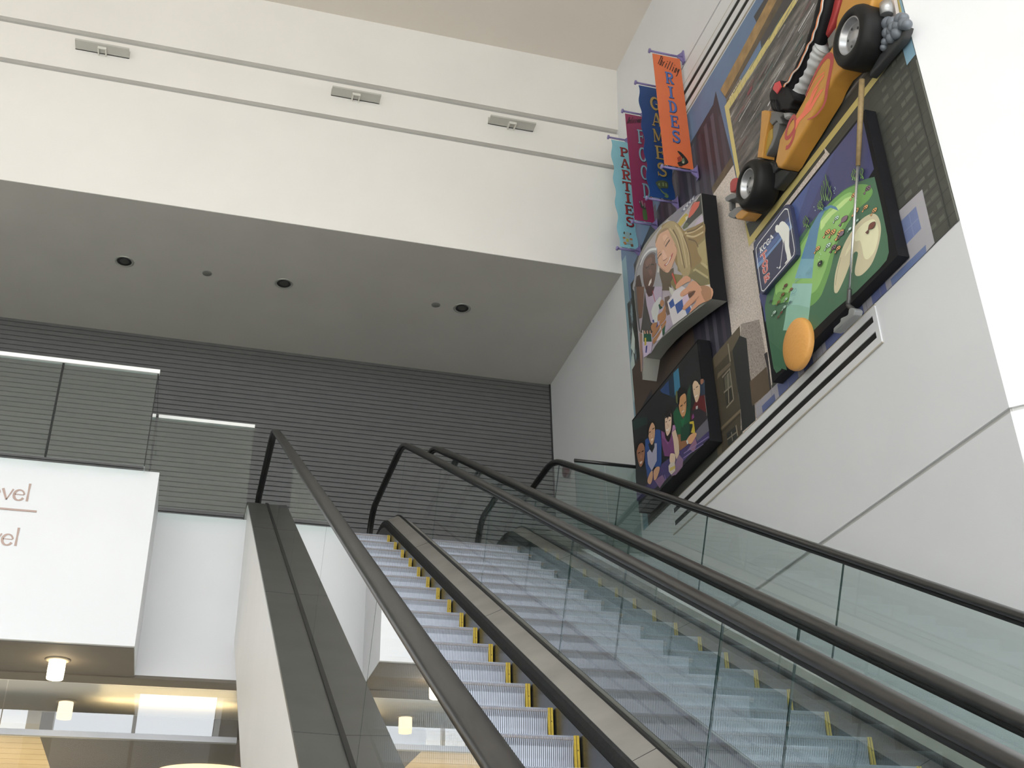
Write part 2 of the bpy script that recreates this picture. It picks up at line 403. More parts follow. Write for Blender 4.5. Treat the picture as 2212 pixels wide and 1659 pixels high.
def escalator(cx, tag_label, k_off):
    root = empty('escalator', (cx, .6, ZF), tag_label, 'escalator', 'pair of escalators')
    first = True
    k = -12
    ys = []
    while True:
        y = Y0+k_off+k*.4
        if y > YT+.15: break
        if y > YBt-.3: ys.append(y)
        k += 1
    for y in ys:
        o = bpy.data.objects.new('step', STEP); COL.objects.link(o); o.parent = root; o.location = Vector((cx, y, bz(y)))-root.location
        s = bpy.data.objects.new('edge_strip', STRIP); COL.objects.link(s); s.parent = o; s['label'] = 'yellow step edge strip'
    for s in (-1, 1):
        x = cx+s*HW
        b = bm_(); sweep_n(b, [(x+u*.0425, v) for u, v in ((-.7, -.016), (-1, -.010), (-1.0, .008), (-.82, .020), (-.4, .026), (.4, .026), (.82, .020), (1.0, .008), (1, -.010), (.7, -.016))], RC)
        h = link('handrail', b, M_rub, root)
        b = bm_(); sweep_n(b, [(x-.014, -.042), (x-.014, -.014), (x+.014, -.014), (x+.014, -.042)], RC)
        link('handrail_track', b, M_seal, root)
        glass_side(x, root)
        b = bm_(); sweep(b, [(x-.016, .15), (x-.016, .185), (x+.016, .185), (x+.016, .15)]); link('glass_seal', b, M_seal, root)
        xi = cx+s*(SW+.035)
        b = bm_(); sweep(b, [(x-s*.014, .172), (xi, .112), (xi, .095), (x-s*.014, .15)]); link('inner_deck', b, M_deck, root)
        b = bm_(); sweep(b, [(xi+s*.005, .112), (xi-s*.020, .10), (xi-s*.026, .06), (xi-s*.022, -.02), (xi+s*.005, -.03)]); link('skirt_brush', b, M_brush, root)
        b = bm_(); sweep(b, [(xi-s*.028, .02), (xi, .02), (xi, -.33), (xi-s*.028, -.33)]); link('skirt_panel', b, M_skirt, root)
        outer = .21 if (s < 0) == (cx < 2) else .162
        xo = x+s*outer
        b = bm_(); sweep(b, [(x+s*.014, .172), (xo, .178), (xo, .155), (x+s*.014, .15)]); link('outer_deck', b, M_deckd, root)
        for yy in (4.90, 7.4, 9.9):
            zz = [z for y, z in [(yy, Z0+(yy-Y0)*T30)]][0]; e_ = .0022
            pj = [(yy, zz+.0012), (yy+e_, zz+e_*T30+.0012)]
            b = bm_(); sweep(b, [(x-s*.016, .172), (xi, .112), (xi, .108), (x-s*.016, .166)], pj); sweep(b, [(x+s*.016, .172), (xo, .178), (xo, .17), (x+s*.016, .166)], pj); link('deck_joint', b, M_seal, root)
    # floor plates at both landings
    b = bm_(); box(b, cx-SW-.03, cx+SW+.03, YT+.35, 12.36, ZU-.03, ZU-.005); link('landing_plate', b, M_alum, root)
    b = bm_(); box(b, cx-SW-.03, cx+SW+.03, -1.2, YBt-.2, ZF+.0, ZF+.012); link('landing_plate', b, M_alum, root)
    return root
CX1, CX2 = 1.408, 3.186
e1 = escalator(CX1, 'left escalator, nearest the white directory bulkhead, its steps in clear view', 0)
e2 = escalator(CX2, 'right escalator, next to the mural wall, its steps seen through glass', .174+.0)
def cladding(root, x0, x1):
    b = bm_()
    top = [(y, z+.16) for y, z in base_path(12.3, -1.1, R=1.0, lift=.13)]; bot = [(y, z) for y, z in ((-1.1, ZF+.0), (1.55, ZF), )]
    yb = YE+.0; zb = lambda y: Z0+(y-Y0)*T30-1.34
    y1 = (ZF-Z0+1.34)/T30+Y0
    poly = [(-1.1, ZF)] + [(y1, ZF), (yb, zb(yb)), (YE, zb(yb)), (YE, ZU-.02), (12.3, ZU-.02)]
    for xa, xb in ((x0, x0+.02), (x1-.02, x1)):
        prism(b, [Vector((xa, y, z)) for y, z in poly+[(y, z-.01) for y, z in top[::-1]]], (xb-xa, 0, 0))
    d0 = Vector((0, y1, ZF)); d1 = Vector((0, yb, zb(yb)))
    prism(b, [Vector((x0+.02, d0.y, d0.z)), Vector((x1-.02, d0.y, d0.z)), Vector((x1-.02, d1.y, d1.z)), Vector((x0+.02, d1.y, d1.z))], (0, -.01, .02))
    fix(b); return link('side_cladding', b, M_clad, root)
c1 = cladding(e1, .49, 2.295); c1['label'] = 'smooth white side cladding'
c2 = cladding(e2, 2.30, 4.105)
# ================================================================== upper level guard rails and bulkhead
BY = 10.45
b = bm_(); box(b, XL, -.405, BY, YE+.01, ZL-.01, ZU-.005); structure('wall_bulkhead', b, M_white2, 'white boxed bulkhead with brown lettering')
def guard_panel(b, x0, x1, y0, y1, z0, z1):
    box(b, min(x0, x1), max(x0, x1), min(y0, y1), max(y0, y1), z0, z1)
M_cap = mat('white_cap_rail', (.86, .86, .85), .35)
M_glass2 = glass_mat('balcony_glass', (.82, .89, .88), gain=1.6)
g = empty('glass_balustrade', (-1.5, 10.3, ZU), 'balcony glass guard set forward above the lettered bulkhead, with white cap rail', 'balustrade', 'glass guards of the upper level')
for x0, x1 in ((-1.415, -.545), (-3.4, -1.425), (-5.4, -3.41)):
    b = bm_(); box(b, x0, x1, 10.294, 10.306, ZU-.02, 5.625); fix(b); link('glass_panel', b, M_glass2, g)
    if x1 > -1.5 and x0 < -1.5:
        b = bm_(); box(b, x1-.004, x1+.014, 10.285, 10.315, ZU-.02, 5.62); fix(b); link('joint_post', b, mat('grey_joint', (.022, .024, .023), .6, spec=.2), g)
b = bm_(); box(b, -.551, -.539, 10.306, 11.23, ZU-.02, 5.625); fix(b); link('glass_panel', b, M_glass2, g)
b = bm_(); box(b, -.552, -.538, 10.30, 11.23, 5.622, 5.634); box(b, -.548, -.540, 10.286, 10.294, ZU-.02, 5.625); box(b, -.548, -.542, 11.226, 11.23, 5.2, 5.625); fix(b); link('unlit_edge', b, M_black, g)  # black strips paint the return glass edges dark, as its unlit top edge looks
b = bm_(); box(b, -5.4, -.53, 10.275, 10.325, 5.622, 5.664); fix(b); link('cap_rail', b, M_cap, g)
g = empty('glass_balustrade', (0, 11.25, ZU), 'short glass guard between the bulkhead and the left escalator, with white cap rail', 'balustrade', 'glass guards of the upper level')
b = bm_(); box(b, -.53, .465, 11.254, 11.266, ZU-.02, 5.625); fix(b); link('glass_panel', b, M_glass2, g)
b = bm_(); box(b, -.525, .47, 11.238, 11.282, 5.622, 5.660); fix(b); link('cap_rail', b, M_cap, g)
g = empty('glass_balustrade', (4.5, 11.3, ZU), 'glass guard between the right escalator and the mural wall, with dark top rail', 'balustrade', 'glass guards of the upper level')
for x0, x1 in ((4.115, 4.485), (4.495, 4.885)):
    b = bm_(); box(b, x0, x1, 11.294, 11.306, ZU-.0, 5.65); fix(b); link('glass_panel', b, M_glass2, g)
b = bm_(); tube(b, [(4.115, 11.3, 5.672), (4.895, 11.3, 5.672)], .021, 12); fix(b); link('top_rail', b, mat('dark_steel_rail', (.05, .05, .05), .35, metal=.6), g)

# ------------------------------------------------------------------ lettering on the bulkhead
def stroke(bm, pts, w_, tf, mi=0, dep=None):
    """ribbon along 2D pts; w_ may be a list of widths; tf maps (u, v) to 3D"""
    n = len(pts); ws = w_ if isinstance(w_, (list, tuple)) else [w_]*n
    L, R = [], []
    for i in range(n):
        a = Vector(pts[max(i-1, 0)]); c = Vector(pts[min(i+1, n-1)]); d = c-a
        d = d.normalized() if d.length > 1e-9 else Vector((1, 0)); nn = Vector((-d.y, d.x))*ws[i]/2; p = Vector(pts[i])
        L.append(p+nn); R.append(p-nn)
    for i in range(n-1):
        q = [L[i], L[i+1], R[i+1], R[i]]
        f = bm.faces.new([bm.verts.new(tf(v.x, v.y)+(Vector(dep)*(.00001*i) if dep else Vector())) for v in q]); f.material_index = mi
def arc(cx, cy, rx, ry, a0, a1, n=14):
    return [(cx+rx*math.cos(math.radians(a0+(a1-a0)*i/n)), cy+ry*math.sin(math.radians(a0+(a1-a0)*i/n))) for i in range(n+1)]
def lower(ch, x, bm, tf, s):
    """open humanist letters; returns advance (in x heights)"""
    T = lambda u, v: tf((x+u)*s, v*s)
    if ch == 'L': stroke(bm, [(.16, 0), (.145, .8), (.16, 1.55)], [.2, .15, .2], T); stroke(bm, [(.08, .06), (.55, .05), (.95, .07)], [.12, .1, .16], T); return 1.05
    if ch == 'e':
        stroke(bm, arc(.46, .5, .40, .47, 8, 332, 26), [.12+.10*abs(math.cos(math.radians(8+324*i/26*1.0)))*(.3 if i < 6 else 1) for i in range(27)], T)
        stroke(bm, [(.10, .55), (.84, .55)], .075, T); return 1.0
    if ch == 'v': stroke(bm, [(.04, 1), (.46, .0)], [.22, .15], T); stroke(bm, [(.86, 1), (.46, .0)], [.14, .09], T); return .93
    if ch == 'l': stroke(bm, [(.15, 0), (.15, .8), (.15, 1.62)], [.20, .145, .20], T); return .38
M_brownpink = mat('copper_brown_lettering', rgb(176, 152, 142, 1.0), .5)
g = empty('directory_lettering', (-1.6, BY, 4.0), 'copper brown lettering on the white bulkhead reading Level twice over a rule', 'sign')
for zz, xe in ((4.235, -1.505), (3.80, -1.525)):
    s = .108; adv = 1.05+1.0+.93+1.0+.30; b = bm_(); x = 0
    for ch in 'Level': x += lower(ch, x, b, lambda u, v: Vector((xe-adv*s+u, BY-.004, zz+v)), s)
    link('text_line', b, M_brownpink, g)
b = bm_(); box(b, -2.6, -1.42, BY-.008, BY-.002, 4.135, 4.152); fix(b); link('rule', b, M_brownpink, g)

# ------------------------------------------------------------------ ceiling fittings
def downlight(x, y, label):
    g = empty('recessed_downlight', (x, y, ZS), label, 'ceiling light', 'recessed downlights in the soffit')
    b = bm_(); lathe(b, (x, y, ZS), (0, 0, -1), [(.112, -.002), (.118, .006), (.108, .012), (.088, .008), (.086, -.0)], 40); fix(b); link('trim_ring', b, mat('pale_trim', (.50, .50, .46), .3, metal=.5), g)
    b = bm_(); lathe(b, (x, y, ZS), (0, 0, -1), [(.088, .009), (.070, .006, 0), (.058, .002, 0), (0, .0025, 1)], 36); fix(b)
    link('reflector', b, [mat('dark_mirror_reflector', (.10, .10, .095), .25, metal=.9), mat('unlit_lamp', (.06, .06, .055), .3)], g)
downlight(-1.27, 12.6, 'round recessed downlight in the soffit, leftmost of the three')
downlight(.71, 12.6, 'round recessed downlight in the soffit, middle one of the three')
downlight(3.09, 12.6, 'round recessed downlight in the soffit, nearest the mural wall')
for x, lab in ((-.26, 'small flat sprinkler cover between the left and middle downlights'), (2.73, 'small flat sprinkler cover just left of the rightmost downlight')):
    b = bm_(); lathe(b, (x, 12.61, ZS), (0, 0, -1), [(.058, 0), (.058, .006), (.052, .009), (0, .010)], 28); fix(b)
    tag(link('sprinkler_cover', b, mat('grey_cover', (.22, .22, .205), .6)), lab, 'sprinkler cover', 'sprinkler covers in the soffit')
# sign brackets on the upper wall: a plate held off the wall by a small staple
M_brk = mat('bracket_paint', (.52, .51, .47), .6); M_brk2 = mat('bracket_staple', (.74, .72, .66), .5)
for x, lab in ((-1.78, 'white wall bracket between the reveals, leftmost of the three'), (1.30, 'white wall bracket between the reveals, middle one of the three'), (3.37, 'white wall bracket between the reveals, nearest the corner')):
    zc = 10.36; y = yw(zc); g = empty('wall_bracket', (x, y, zc), lab, 'bracket', 'brackets on the upper wall')
    b = bm_(); box(b, x-.31, x+.31, y-.16, y+.01, zc-.012, zc+.012); box(b, x-.31, x+.31, y-.012, y+.01, zc-.012, zc+.10); fix(b); link('bracket_plate', b, M_brk, g)
    b = bm_(); box(b, x-.05, x-.036, y-.115, y+.01, zc-.045, zc-.012); box(b, x+.036, x+.05, y-.115, y+.01, zc-.045, zc-.012); box(b, x-.05, x+.05, y-.125, y-.111, zc-.045, zc-.012); fix(b); link('staple', b, M_brk2, g)
# wall lamps: warm glass cylinders under the overhang
M_lamp = mat('lit_frosted_glass', (1, .9, .75), .4, emit=((1.0, .80, .52), 9.0))
for x, lab in ((-1.07, 'glowing frosted glass cylinder lamp under the bulkhead'), (-3.62, 'second glowing glass cylinder lamp under the bulkhead, further left')):
    g = empty('ceiling_lamp', (x, 10.98, ZL), lab, 'ceiling lamp', 'lamps under the bulkhead')
    b = bm_(); lathe(b, (x, 10.98, ZL-.02), (0, 0, -1), [(.105, 0), (.108, .008), (.09, .016), (.06, .016)], 36); fix(b); link('flange', b, mat('warm_flange', (.45, .38, .27), .4), g)
    b = bm_(); lathe(b, (x, 10.98, ZL-.02), (0, 0, -1), [(.072, .012), (.074, .10), (.072, .175), (.068, .18), (0, .18)], 36); fix(b); link('glass_cylinder', b, M_lamp, g)
# fire alarm bell on the right wall of the landing
g = empty('alarm_bell', (XW, 13.66, 6.70), 'round dark red alarm bell on the wall behind the right escalator landing', 'alarm bell')
b = bm_(); lathe(b, (XW, 13.66, 6.70), (-1, 0, 0), [(.10, .03), (.115, .05), (.11, .075), (.07, .09), (0, .095)], 32); fix(b); link('gong', b, mat('dark_red_enamel', (.10, .022, .025), .4), g)
b = bm_(); lathe(b, (XW, 13.66, 6.70), (-1, 0, 0), [(.05, .001), (.05, .035)], 20); fix(b); link('backplate', b, M_alum, g)

# ------------------------------------------------------------------ shopfront under the overhang
g = empty('shopfront', (-.6, 11.76, ZF), 'glazed shopfront below the upper floor with silver header rail', 'shopfront')
b = bm_(); box(b, -6.0, .62, 11.73, 11.80, 2.43, 2.475); box(b, -6.0, .62, 11.745, 11.785, 2.475, 2.487); fix(b); link('header_rail', b, mat('grey_header', (.36, .36, .37), .4, metal=.3), g)
M_glass3 = glass_mat('shopfront_glass', (.93, .95, .95), ior=1.6, gain=2.6)
for i, (x0, x1) in enumerate(((-6.0, -3.7), (-3.69, -1.56), (-1.55, .62))):
    b = bm_(); box(b, x0, x1, 11.76, 11.77, 2.487, ZL-.03); fix(b); link('transom_glass', b, M_glass3, g)
    b = bm_(); box(b, x0, x1, 11.76, 11.77, ZF, 2.43); fix(b); link('door_glass', b, glass_mat('door_glass', (.93, .95, .94), gain=.2) if i == 0 else bpy.data.materials['door_glass'], g)
b = bm_(); box(b, -1.27, 2.5, 12.4, 18, 2.6, 2.80); structure('trim_1', b, M_brown, 'dark brown dropped ceiling inside the shop')
b = bm_(); y = 12.4
while y < 18: box(b, XL, -1.27, y, y+.27, 2.6, 2.68, 0); box(b, XL, -1.27, y+.27, y+.28, 2.61, 2.67, 1); y += .28
structure('trim_2', b, [mat('tan_ceiling_board', (.52, .40, .24), .6, noise=(2, .1, 4)), M_brown], 'tan board ceiling inside the shop')
b = bm_(); box(b, XL, 4, 18, 18.2, ZF, 3.1); structure('wall_shop_back', b, mat('shop_wall', (.30, .24, .17), .8))
b = bm_(); lathe(b, (.42, 14.25, 2.6), (0, 0, -1), [(0, .035), (.52, .03), (.55, .0)], 48); fix(b)
tag(link('round_ceiling_lamp', b, mat('warm_diffuser', (.9, .75, .5), .5, emit=((1.0, .74, .40), 1.0))), 'large round warm ceiling lamp inside the shop', 'ceiling lamp')
b = bm_(); box(b, -.75, .60, 12.47, 12.50, 2.80, 2.815); fix(b)
tag(link('cove_lamp', b, mat('warm_cove_tube', (1, .8, .5), .5, emit=((1.0, .72, .34), 32.0))), 'warm strip lamp in the cove above the shop ceiling', 'strip lamp')
area_light('shop_light', (-2.2, 14.0, 1.2), (math.radians(180), 0, 0), 3, 3, 60, (1, .82, .55))
# ================================================================== printed and sculpted graphics on the right wall
ZO_ = dict(A=(1300, 0, 2.9625), B=(1540, 0, 3.191), C=(1560, 220, 2.5925), D=(1300, 400, 3.6065), E=(1340, 680, 3.456), F=(1300, 80, 6.914),
           G2=(1300, 310, 6.914), G=(1350, 420, 7.9), H=(1340, 620, 7.541), I=(1350, 800, 6.9125), J=(1540, 300, 8.295), K=(1740, 0, 8.296),
           L=(1600, 440, 8.295), M=(1700, 360, 5.924), N=(1630, 560, 5.53), O=(1640, 120, 5.925), P=(1540, 680, 5.53), Q=(1480, 180, 6.38), X=(0, 0, 1))
def px(zone, pts):
    x0, y0, s = ZO_[zone]; return [(x0+p[0]/s, y0+p[1]/s) for p in pts]
KART = 1.42
PR = {}
def ink(c, rough=.42):
    k = 'print_%02x%02x%02x' % c + ('' if KART > 1.4 else '_banner' if KART < 1.1 else '_photo')
    if k not in PR: PR[k] = mat(k, rgb(*c, KART), rough, noise=(5, .05, 3))
    return PR[k]
class Art:
    """flat print on a panel whose face lies `off` in front of the wall; each colour patch is a layer of ink"""
    def __init__(s, off, step=.00007, zmin=-9): s.off = off; s.step = step; s.zmin = zmin; s.bm = bm_(); s.mats = []; s.k = 0
    def mi(s, c):
        m = c if isinstance(c, bpy.types.Material) else ink(c)
        if m not in s.mats: s.mats.append(m)
        return s.mats.index(m)
    def x(s): s.k += 1; return XW-s.off-s.step*s.k
    def poly3(s, pts, c):
        pts = [Vector((p.x, p.y, min(max(p.z, s.zmin), 9.155 if s.zmin > 0 else 99))) for p in pts]
        x = pts[0].x; i = s.mi(c)
        vs = [s.bm.verts.new(p) for p in pts]
        for t in tessellate_polygon([pts]):
            try:
                f = s.bm.faces.new([vs[j] for j in t]); f.material_index = i
                f.normal_update()
                if f.normal.x > 0: f.normal_flip()
            except ValueError: pass
    def poly(s, zone, pts, c, smooth=False):
        q = px(zone, pts); q = catmull(q, 4) if smooth else q
        x = s.x(); s.poly3([at_x(a, b, x) for a, b in q], c)
    def line(s, zone, pts, w_, c, smooth=False):
        q = px(zone, pts); q = catmull(q, 4, False) if smooth else q
        x = s.x(); i = s.mi(c); p3 = [at_x(a, b, x) for a, b in q]
        stroke(s.bm, [(p.y, min(max(p.z, s.zmin+.02), 9.14 if s.zmin > 0 else 99)) for p in p3], w_, lambda u, v: Vector((x, u, v)), i, (-1, 0, 0))
    def rect(s, y0, y1, z0, z1, c):
        x = s.x(); s.poly3([Vector((x, y0, z0)), Vector((x, y1, z0)), Vector((x, y1, z1)), Vector((x, y0, z1))], c)
    def quad(s, pts, c):
        x = s.x(); s.poly3([Vector((x, y, z)) for y, z in pts], c)
    def dots(s, pts, r, c, n=10):
        x = s.x()
        for y, z in pts: s.poly3([Vector((x, y+r*math.cos(2*math.pi*k/n), z+r*math.sin(2*math.pi*k/n))) for k in range(n)], c)
    def done(s, name, parent=None): 
        return link(name, s.bm, s.mats, parent)
# speckled and streaked printing
M_conc = mat('print_concrete', rgb(196, 186, 178, KART), .6, noise=(60, .34, 9))
M_concd = mat('print_concrete_dark', rgb(150, 141, 134, KART), .6, noise=(60, .5, 9))
M_siding = mat('print_siding', rgb(68, 69, 64, KART), .6, noise=(7, .18, 4))
M_sky = mat('print_sky', rgb(92, 112, 142, KART), .5, noise=(2.5, .12, 3))
M_wood = mat('print_wood', rgb(146, 118, 78, KART), .5, noise=(9, .3, 6))
M_woodd = mat('print_wood_dark', rgb(88, 76, 60, KART), .5, noise=(9, .3, 6))
def streak_mat(name, cols, sc):
    m = bpy.data.materials.new(name); m.use_nodes = True; n = m.node_tree.nodes; l = m.node_tree.links; b = n['Principled BSDF']; b.inputs['Roughness'].default_value = .5
    t = n.new('ShaderNodeTexCoord'); mp = n.new('ShaderNodeMapping'); mp.inputs['Scale'].default_value = sc; mp.inputs['Rotation'].default_value = (math.radians(7), 0, 0)
    nz = n.new('ShaderNodeTexNoise'); nz.inputs['Scale'].default_value = 1; nz.inputs['Detail'].default_value = 7; nz.inputs['Roughness'].default_value = .65
    r = n.new('ShaderNodeValToRGB'); l.new(t.outputs['Object'], mp.inputs[0]); l.new(mp.outputs[0], nz.inputs[0]); l.new(nz.outputs['Fac'], r.inputs[0]); l.new(r.outputs[0], b.inputs['Base Color'])
    e = r.color_ramp.elements; e[0].position = cols[0][0]; e[0].color = (*cols[0][1], 1); e[1].position = cols[-1][0]; e[1].color = (*cols[-1][1], 1)
    for p, c in cols[1:-1]: e.new(p).color = (*c, 1)
    return m
M_crowd = streak_mat('print_blurred_crowd', [(.30, rgb(46, 46, 47, KART)), (.45, rgb(74, 72, 70, KART)), (.54, rgb(92, 88, 86, KART)), (.62, rgb(120, 116, 112, KART)), (.74, rgb(190, 190, 190, KART))], (1, 1.6, 14))
M_cloudy = streak_mat('print_weathered', [(.35, rgb(50, 54, 54, KART)), (.5, rgb(62, 66, 66, KART)), (.60, rgb(120, 140, 150, KART)), (.68, rgb(175, 190, 190, KART))], (1, 5, 3))

a = Art(.002, .00003, 4.858)
ZB_, ZT_ = 4.86, 9.15
a.rect(5.3, 11.27, ZB_, ZT_, (64, 64, 60))
a.rect(5.3, 11.27, 7.2, ZT_, M_sky)                                      # printed sky
a.rect(11.12, 11.27, ZB_, 8.6, (118, 146, 158)); a.rect(11.02, 11.2, 6.2, 7.9, M_cloudy)
a.rect(10.7, 11.05, 6.2, 8.1, (44, 48, 46))
a.quad([(11.25, 6.5), (11.25, 7.05), (11.14, 7.2), (11.1, 6.7)], (170, 184, 182)); a.quad([(11.2, 7.25), (11.1, 7.5), (11.06, 7.3), (11.1, 7.1)], (182, 194, 190))
# dark striped building
a.quad([(9.02, 8.72), (8.42, 8.75), (8.33, 8.86), (8.16, 7.55), (8.4, 7.22), (8.62, 7.0), (8.72, 5.6), (9.5, 5.3), (10.9, 6.0), (10.9, 8.3), (9.5, 8.72)], (46, 46, 56))
for i, yy in enumerate((8.28, 8.45, 8.62, 8.79, 8.97, 9.15, 9.33, 9.51, 9.70, 9.9, 10.1)):
    zt = 8.66 if yy > 8.4 else 8.5; zb = 5.7 if yy > 8.7 else 7.2+(yy-8.2)*-.4
    a.quad([(yy, zb), (yy+.075, zb), (yy+.075, zt), (yy, zt)], (74, 72, 84) if i % 3 else (62, 56, 68))
for i, yy in enumerate((8.37, 8.54, 8.71, 8.89, 9.07)):
    a.quad([(yy, 7.2), (yy+.05, 7.2), (yy+.05, 8.6), (yy, 8.6)], (52, 42, 52))
a.rect(9.5, 10.7, 5.3, 6.55, (70, 58, 52)); a.quad([(9.46, 6.7), (11.22, 6.28), (11.22, 6.95), (9.46, 7.2)], (70, 58, 52))   # red-brown building under the round picture
# wooden beams, upper and lower
a.poly('X', [(1628, 36), (1650, 0), (1700, -80), (1790, -120), (1720, 10), (1660, 105), (1645, 112), (1640, 60)], (58, 56, 58))
a.poly('X', [(1556, 194), (1572, 164), (1660, 0), (1705, -85), (1722, -85), (1678, 0), (1584, 176), (1566, 208)], M_wood)
a.poly('X', [(1557, 198), (1566, 208), (1584, 176), (1678, 0), (1722, -85), (1736, -85), (1692, 0), (1590, 180), (1569, 214)], M_woodd)
a.poly('X', [(1569, 216), (1598, 168), (1600, 176), (1570, 226)], (92, 80, 62))
for k in range(6): a.poly('X', [(1575+k*4.2, 212-k*7), (1578+k*4.2, 206-k*7), (1581+k*4.2, 210-k*7), (1578+k*4.2, 217-k*7)], (182, 176, 158))
a.poly('Q', [(365, 1440), (640, 1010), (660, 1120), (385, 1530)], M_woodd)
# concrete wall
a.poly('Q', [(388, 1525), (665, 1125), (700, 1290), (700, 1400), (1010, 2400), (900, 2700), (480, 2100)], M_conc)
a.poly('X', [(1541, 428), (1600, 420), (1640, 545), (1668, 830), (1655, 905), (1605, 940), (1577, 690)], M_conc)
a.poly('X', [(1600, 700), (1640, 690), (1668, 840), (1655, 905), (1600, 930)], M_concd)
# small sandstone building at the foot of the wall
a.poly('P', [(0, 510), (320, 130), (330, 260), (210, 1500), (120, 1680), (60, 1680), (-60, 900)], (92, 84, 68))
a.poly('P', [(20, 640), (225, 420), (330, 1120), (340, 1500), (180, 1660), (110, 1660)], (70, 64, 54))
a.poly('P', [(230, 430), (320, 250), (400, 280), (440, 700), (500, 1100), (510, 1260), (350, 1400), (330, 1120)], (42, 44, 44))
a.poly('P', [(440, 800), (640, 620), (690, 900), (470, 1090)], (86, 74, 60))
a.poly('P', [(50, 770), (60, 700), (210, 560), (215, 600)], (98, 90, 74))
a.poly('P', [(120, 760), (200, 650), (245, 1010), (165, 1110)], (52, 52, 46)); a.poly('P', [(135, 750), (200, 670), (215, 850), (150, 920)], (86, 84, 72))
for q in ([(200, 645), (246, 1010)], [(110, 750), (205, 640)], [(130, 930), (220, 850)], [(162, 1110), (246, 1012)], [(178, 700), (190, 1060)]): a.line('P', q, .018, (118, 112, 98))
a.line('P', [(180, 345), (208, 560)], .022, (134, 128, 112)); a.line('P', [(90, 1370), (330, 1140)], .03, (104, 94, 76)); a.line('P', [(90, 1420), (330, 1180)], .02, (58, 52, 42))
a.poly('P', [(160, 1420), (280, 1320), (300, 1500), (190, 1600)], (48, 50, 48)); a.line('P', [(220, 1400), (240, 1540)], .014, (118, 112, 98)); a.line('P', [(170, 1490), (285, 1400)], .014, (118, 112, 98)); a.line('P', [(275, 1320), (300, 1480)], .02, (126, 118, 102))
a.line('P', [(650, 490), (718, 1075)], .02, (150, 148, 142)); a.poly('P', [(610, 470), (650, 440), (720, 1070), (700, 1090), (650, 640)], (56, 52, 54))
# long building with grey siding and brick joints, right of the framed signs
a.quad([(5.3, ZB_), (6.1, ZB_), (6.45, 6.4), (7.7, 6.62), (7.7, 6.72), (5.3, 6.62)], M_siding)
z = 4.95
while z < 6.62:
    a.rect(5.3, 7.6 if z > 6.45 else 6.25, z, z+.010, (48, 49, 46)); z += .107
rr = random.Random(3)
z = 4.957; row = 0
while z < 6.6:
    for yv in (5.62, 5.95): a.rect(yv+(.10 if row % 2 else 0)-.005, yv+(.10 if row % 2 else 0)+.004, z, z+.1, (52, 53, 50))
    for yv in (5.43, 5.53, 5.70): a.rect(yv, yv+.05+rr.random()*.05, z+.02, z+.04+rr.random()*.03, (80, 81, 75))
    z += .107; row += 1
a.rect(5.30, 5.315, ZB_, 6.4, (110, 112, 106)); a.rect(5.40, 5.408, ZB_, 6.6, (46, 47, 45))
a.rect(5.30, 5.42, 6.45, ZT_, (118, 150, 168))
# pale paving with blue tiles along the foot
a.quad([(5.3, ZB_), (5.62, ZB_), (5.62, 5.3), (5.82, 5.3), (6.2, 5.3), (6.2, ZB_)], (64, 64, 60))
a.poly('C', [(990, 610), (1120, 490), (1190, 790), (1140, 850), (860, 1110), (860, 1060), (1030, 890)], (152, 150, 156))
a.poly('C', [(1000, 670), (1085, 585), (1115, 710), (1030, 800)], (104, 116, 152))
a.line('C', [(1045, 625), (1075, 755)], .008, (120, 128, 158)); a.line('C', [(1015, 735), (1100, 650)], .008, (120, 128, 158))
a.poly('C', [(905, 1030), (1140, 800), (1145, 850), (905, 1080)], (96, 110, 146))
a.rect(6.15, 8.42, ZB_, 5.0, (140, 138, 146))
for q in ((6.22, 6.42), (6.55, 6.72), (6.86, 7.14), (7.36, 7.52), (7.62, 7.98)): a.rect(q[0], q[1], ZB_, 4.985, (84, 92, 130))
for yy in (6.3, 6.5, 6.8, 7.2, 7.3, 7.58, 7.8, 8.1): a.rect(yy-.004, yy+.004, ZB_, 4.99, (112, 112, 122))
a.rect(8.05, 8.3, ZB_, 4.93, (82, 92, 128))
# kart poster: blurred crowd behind a yellow frame, dark kerb below
a.poly('X', [(1614, 533), (1640, 515), (1782, 330), (1780, 318), (1794, 335), (1766, 374), (1640, 522)], M_conc)
a.poly('X', [(1565, 230), (1713, 0), (1790, -120), (1912, -120), (1942, 0), (1962, 86), (1618, 533)], (186, 172, 112))
a.poly('X', [(1575, 236), (1724, 0), (1800, -120), (1902, -120), (1932, 0), (1951, 76), (1620, 508)], M_crowd)
a.poly('X', [(1612, 484), (1951, 60), (1953, 80), (1620, 512)], (62, 64, 62)); a.line('X', [(1640, 442), (1890, 130)], .012, (128, 130, 126))
a.poly('X', [(1607, 462), (1640, 462), (1612, 484)], (134, 132, 130))
rr = random.Random(5)
for k in range(150):
    u, v = rr.random(), rr.random(); y = 8.05-u*2.2; zc_ = 6.9+v*1.6
    c = [(130, 128, 126), (96, 92, 90), (160, 162, 164), (110, 74, 74), (70, 96, 92), (188, 188, 190)][rr.randrange(6)]
    L = .05+rr.random()*.28; w_ = .004+rr.random()*.012; dz = -L*.12
    a.quad([(y, zc_), (y-L, zc_-dz), (y-L, zc_-dz+w_), (y, zc_+w_)], c)
for k in range(26): yy = 8.05-k*.09; a.quad([(yy, 7.6), (yy+.003, 7.6), (yy+.003, 8.45), (yy, 8.45)], (92, 90, 88))
a.poly('Q', [(850, 140), (905, 50), (925, 30), (925, 70), (870, 170)], (112, 60, 66))
mural = a.done('printed_mural')
tag(mural, 'huge printed street-scene mural covering the right wall above the slot vent', 'mural')

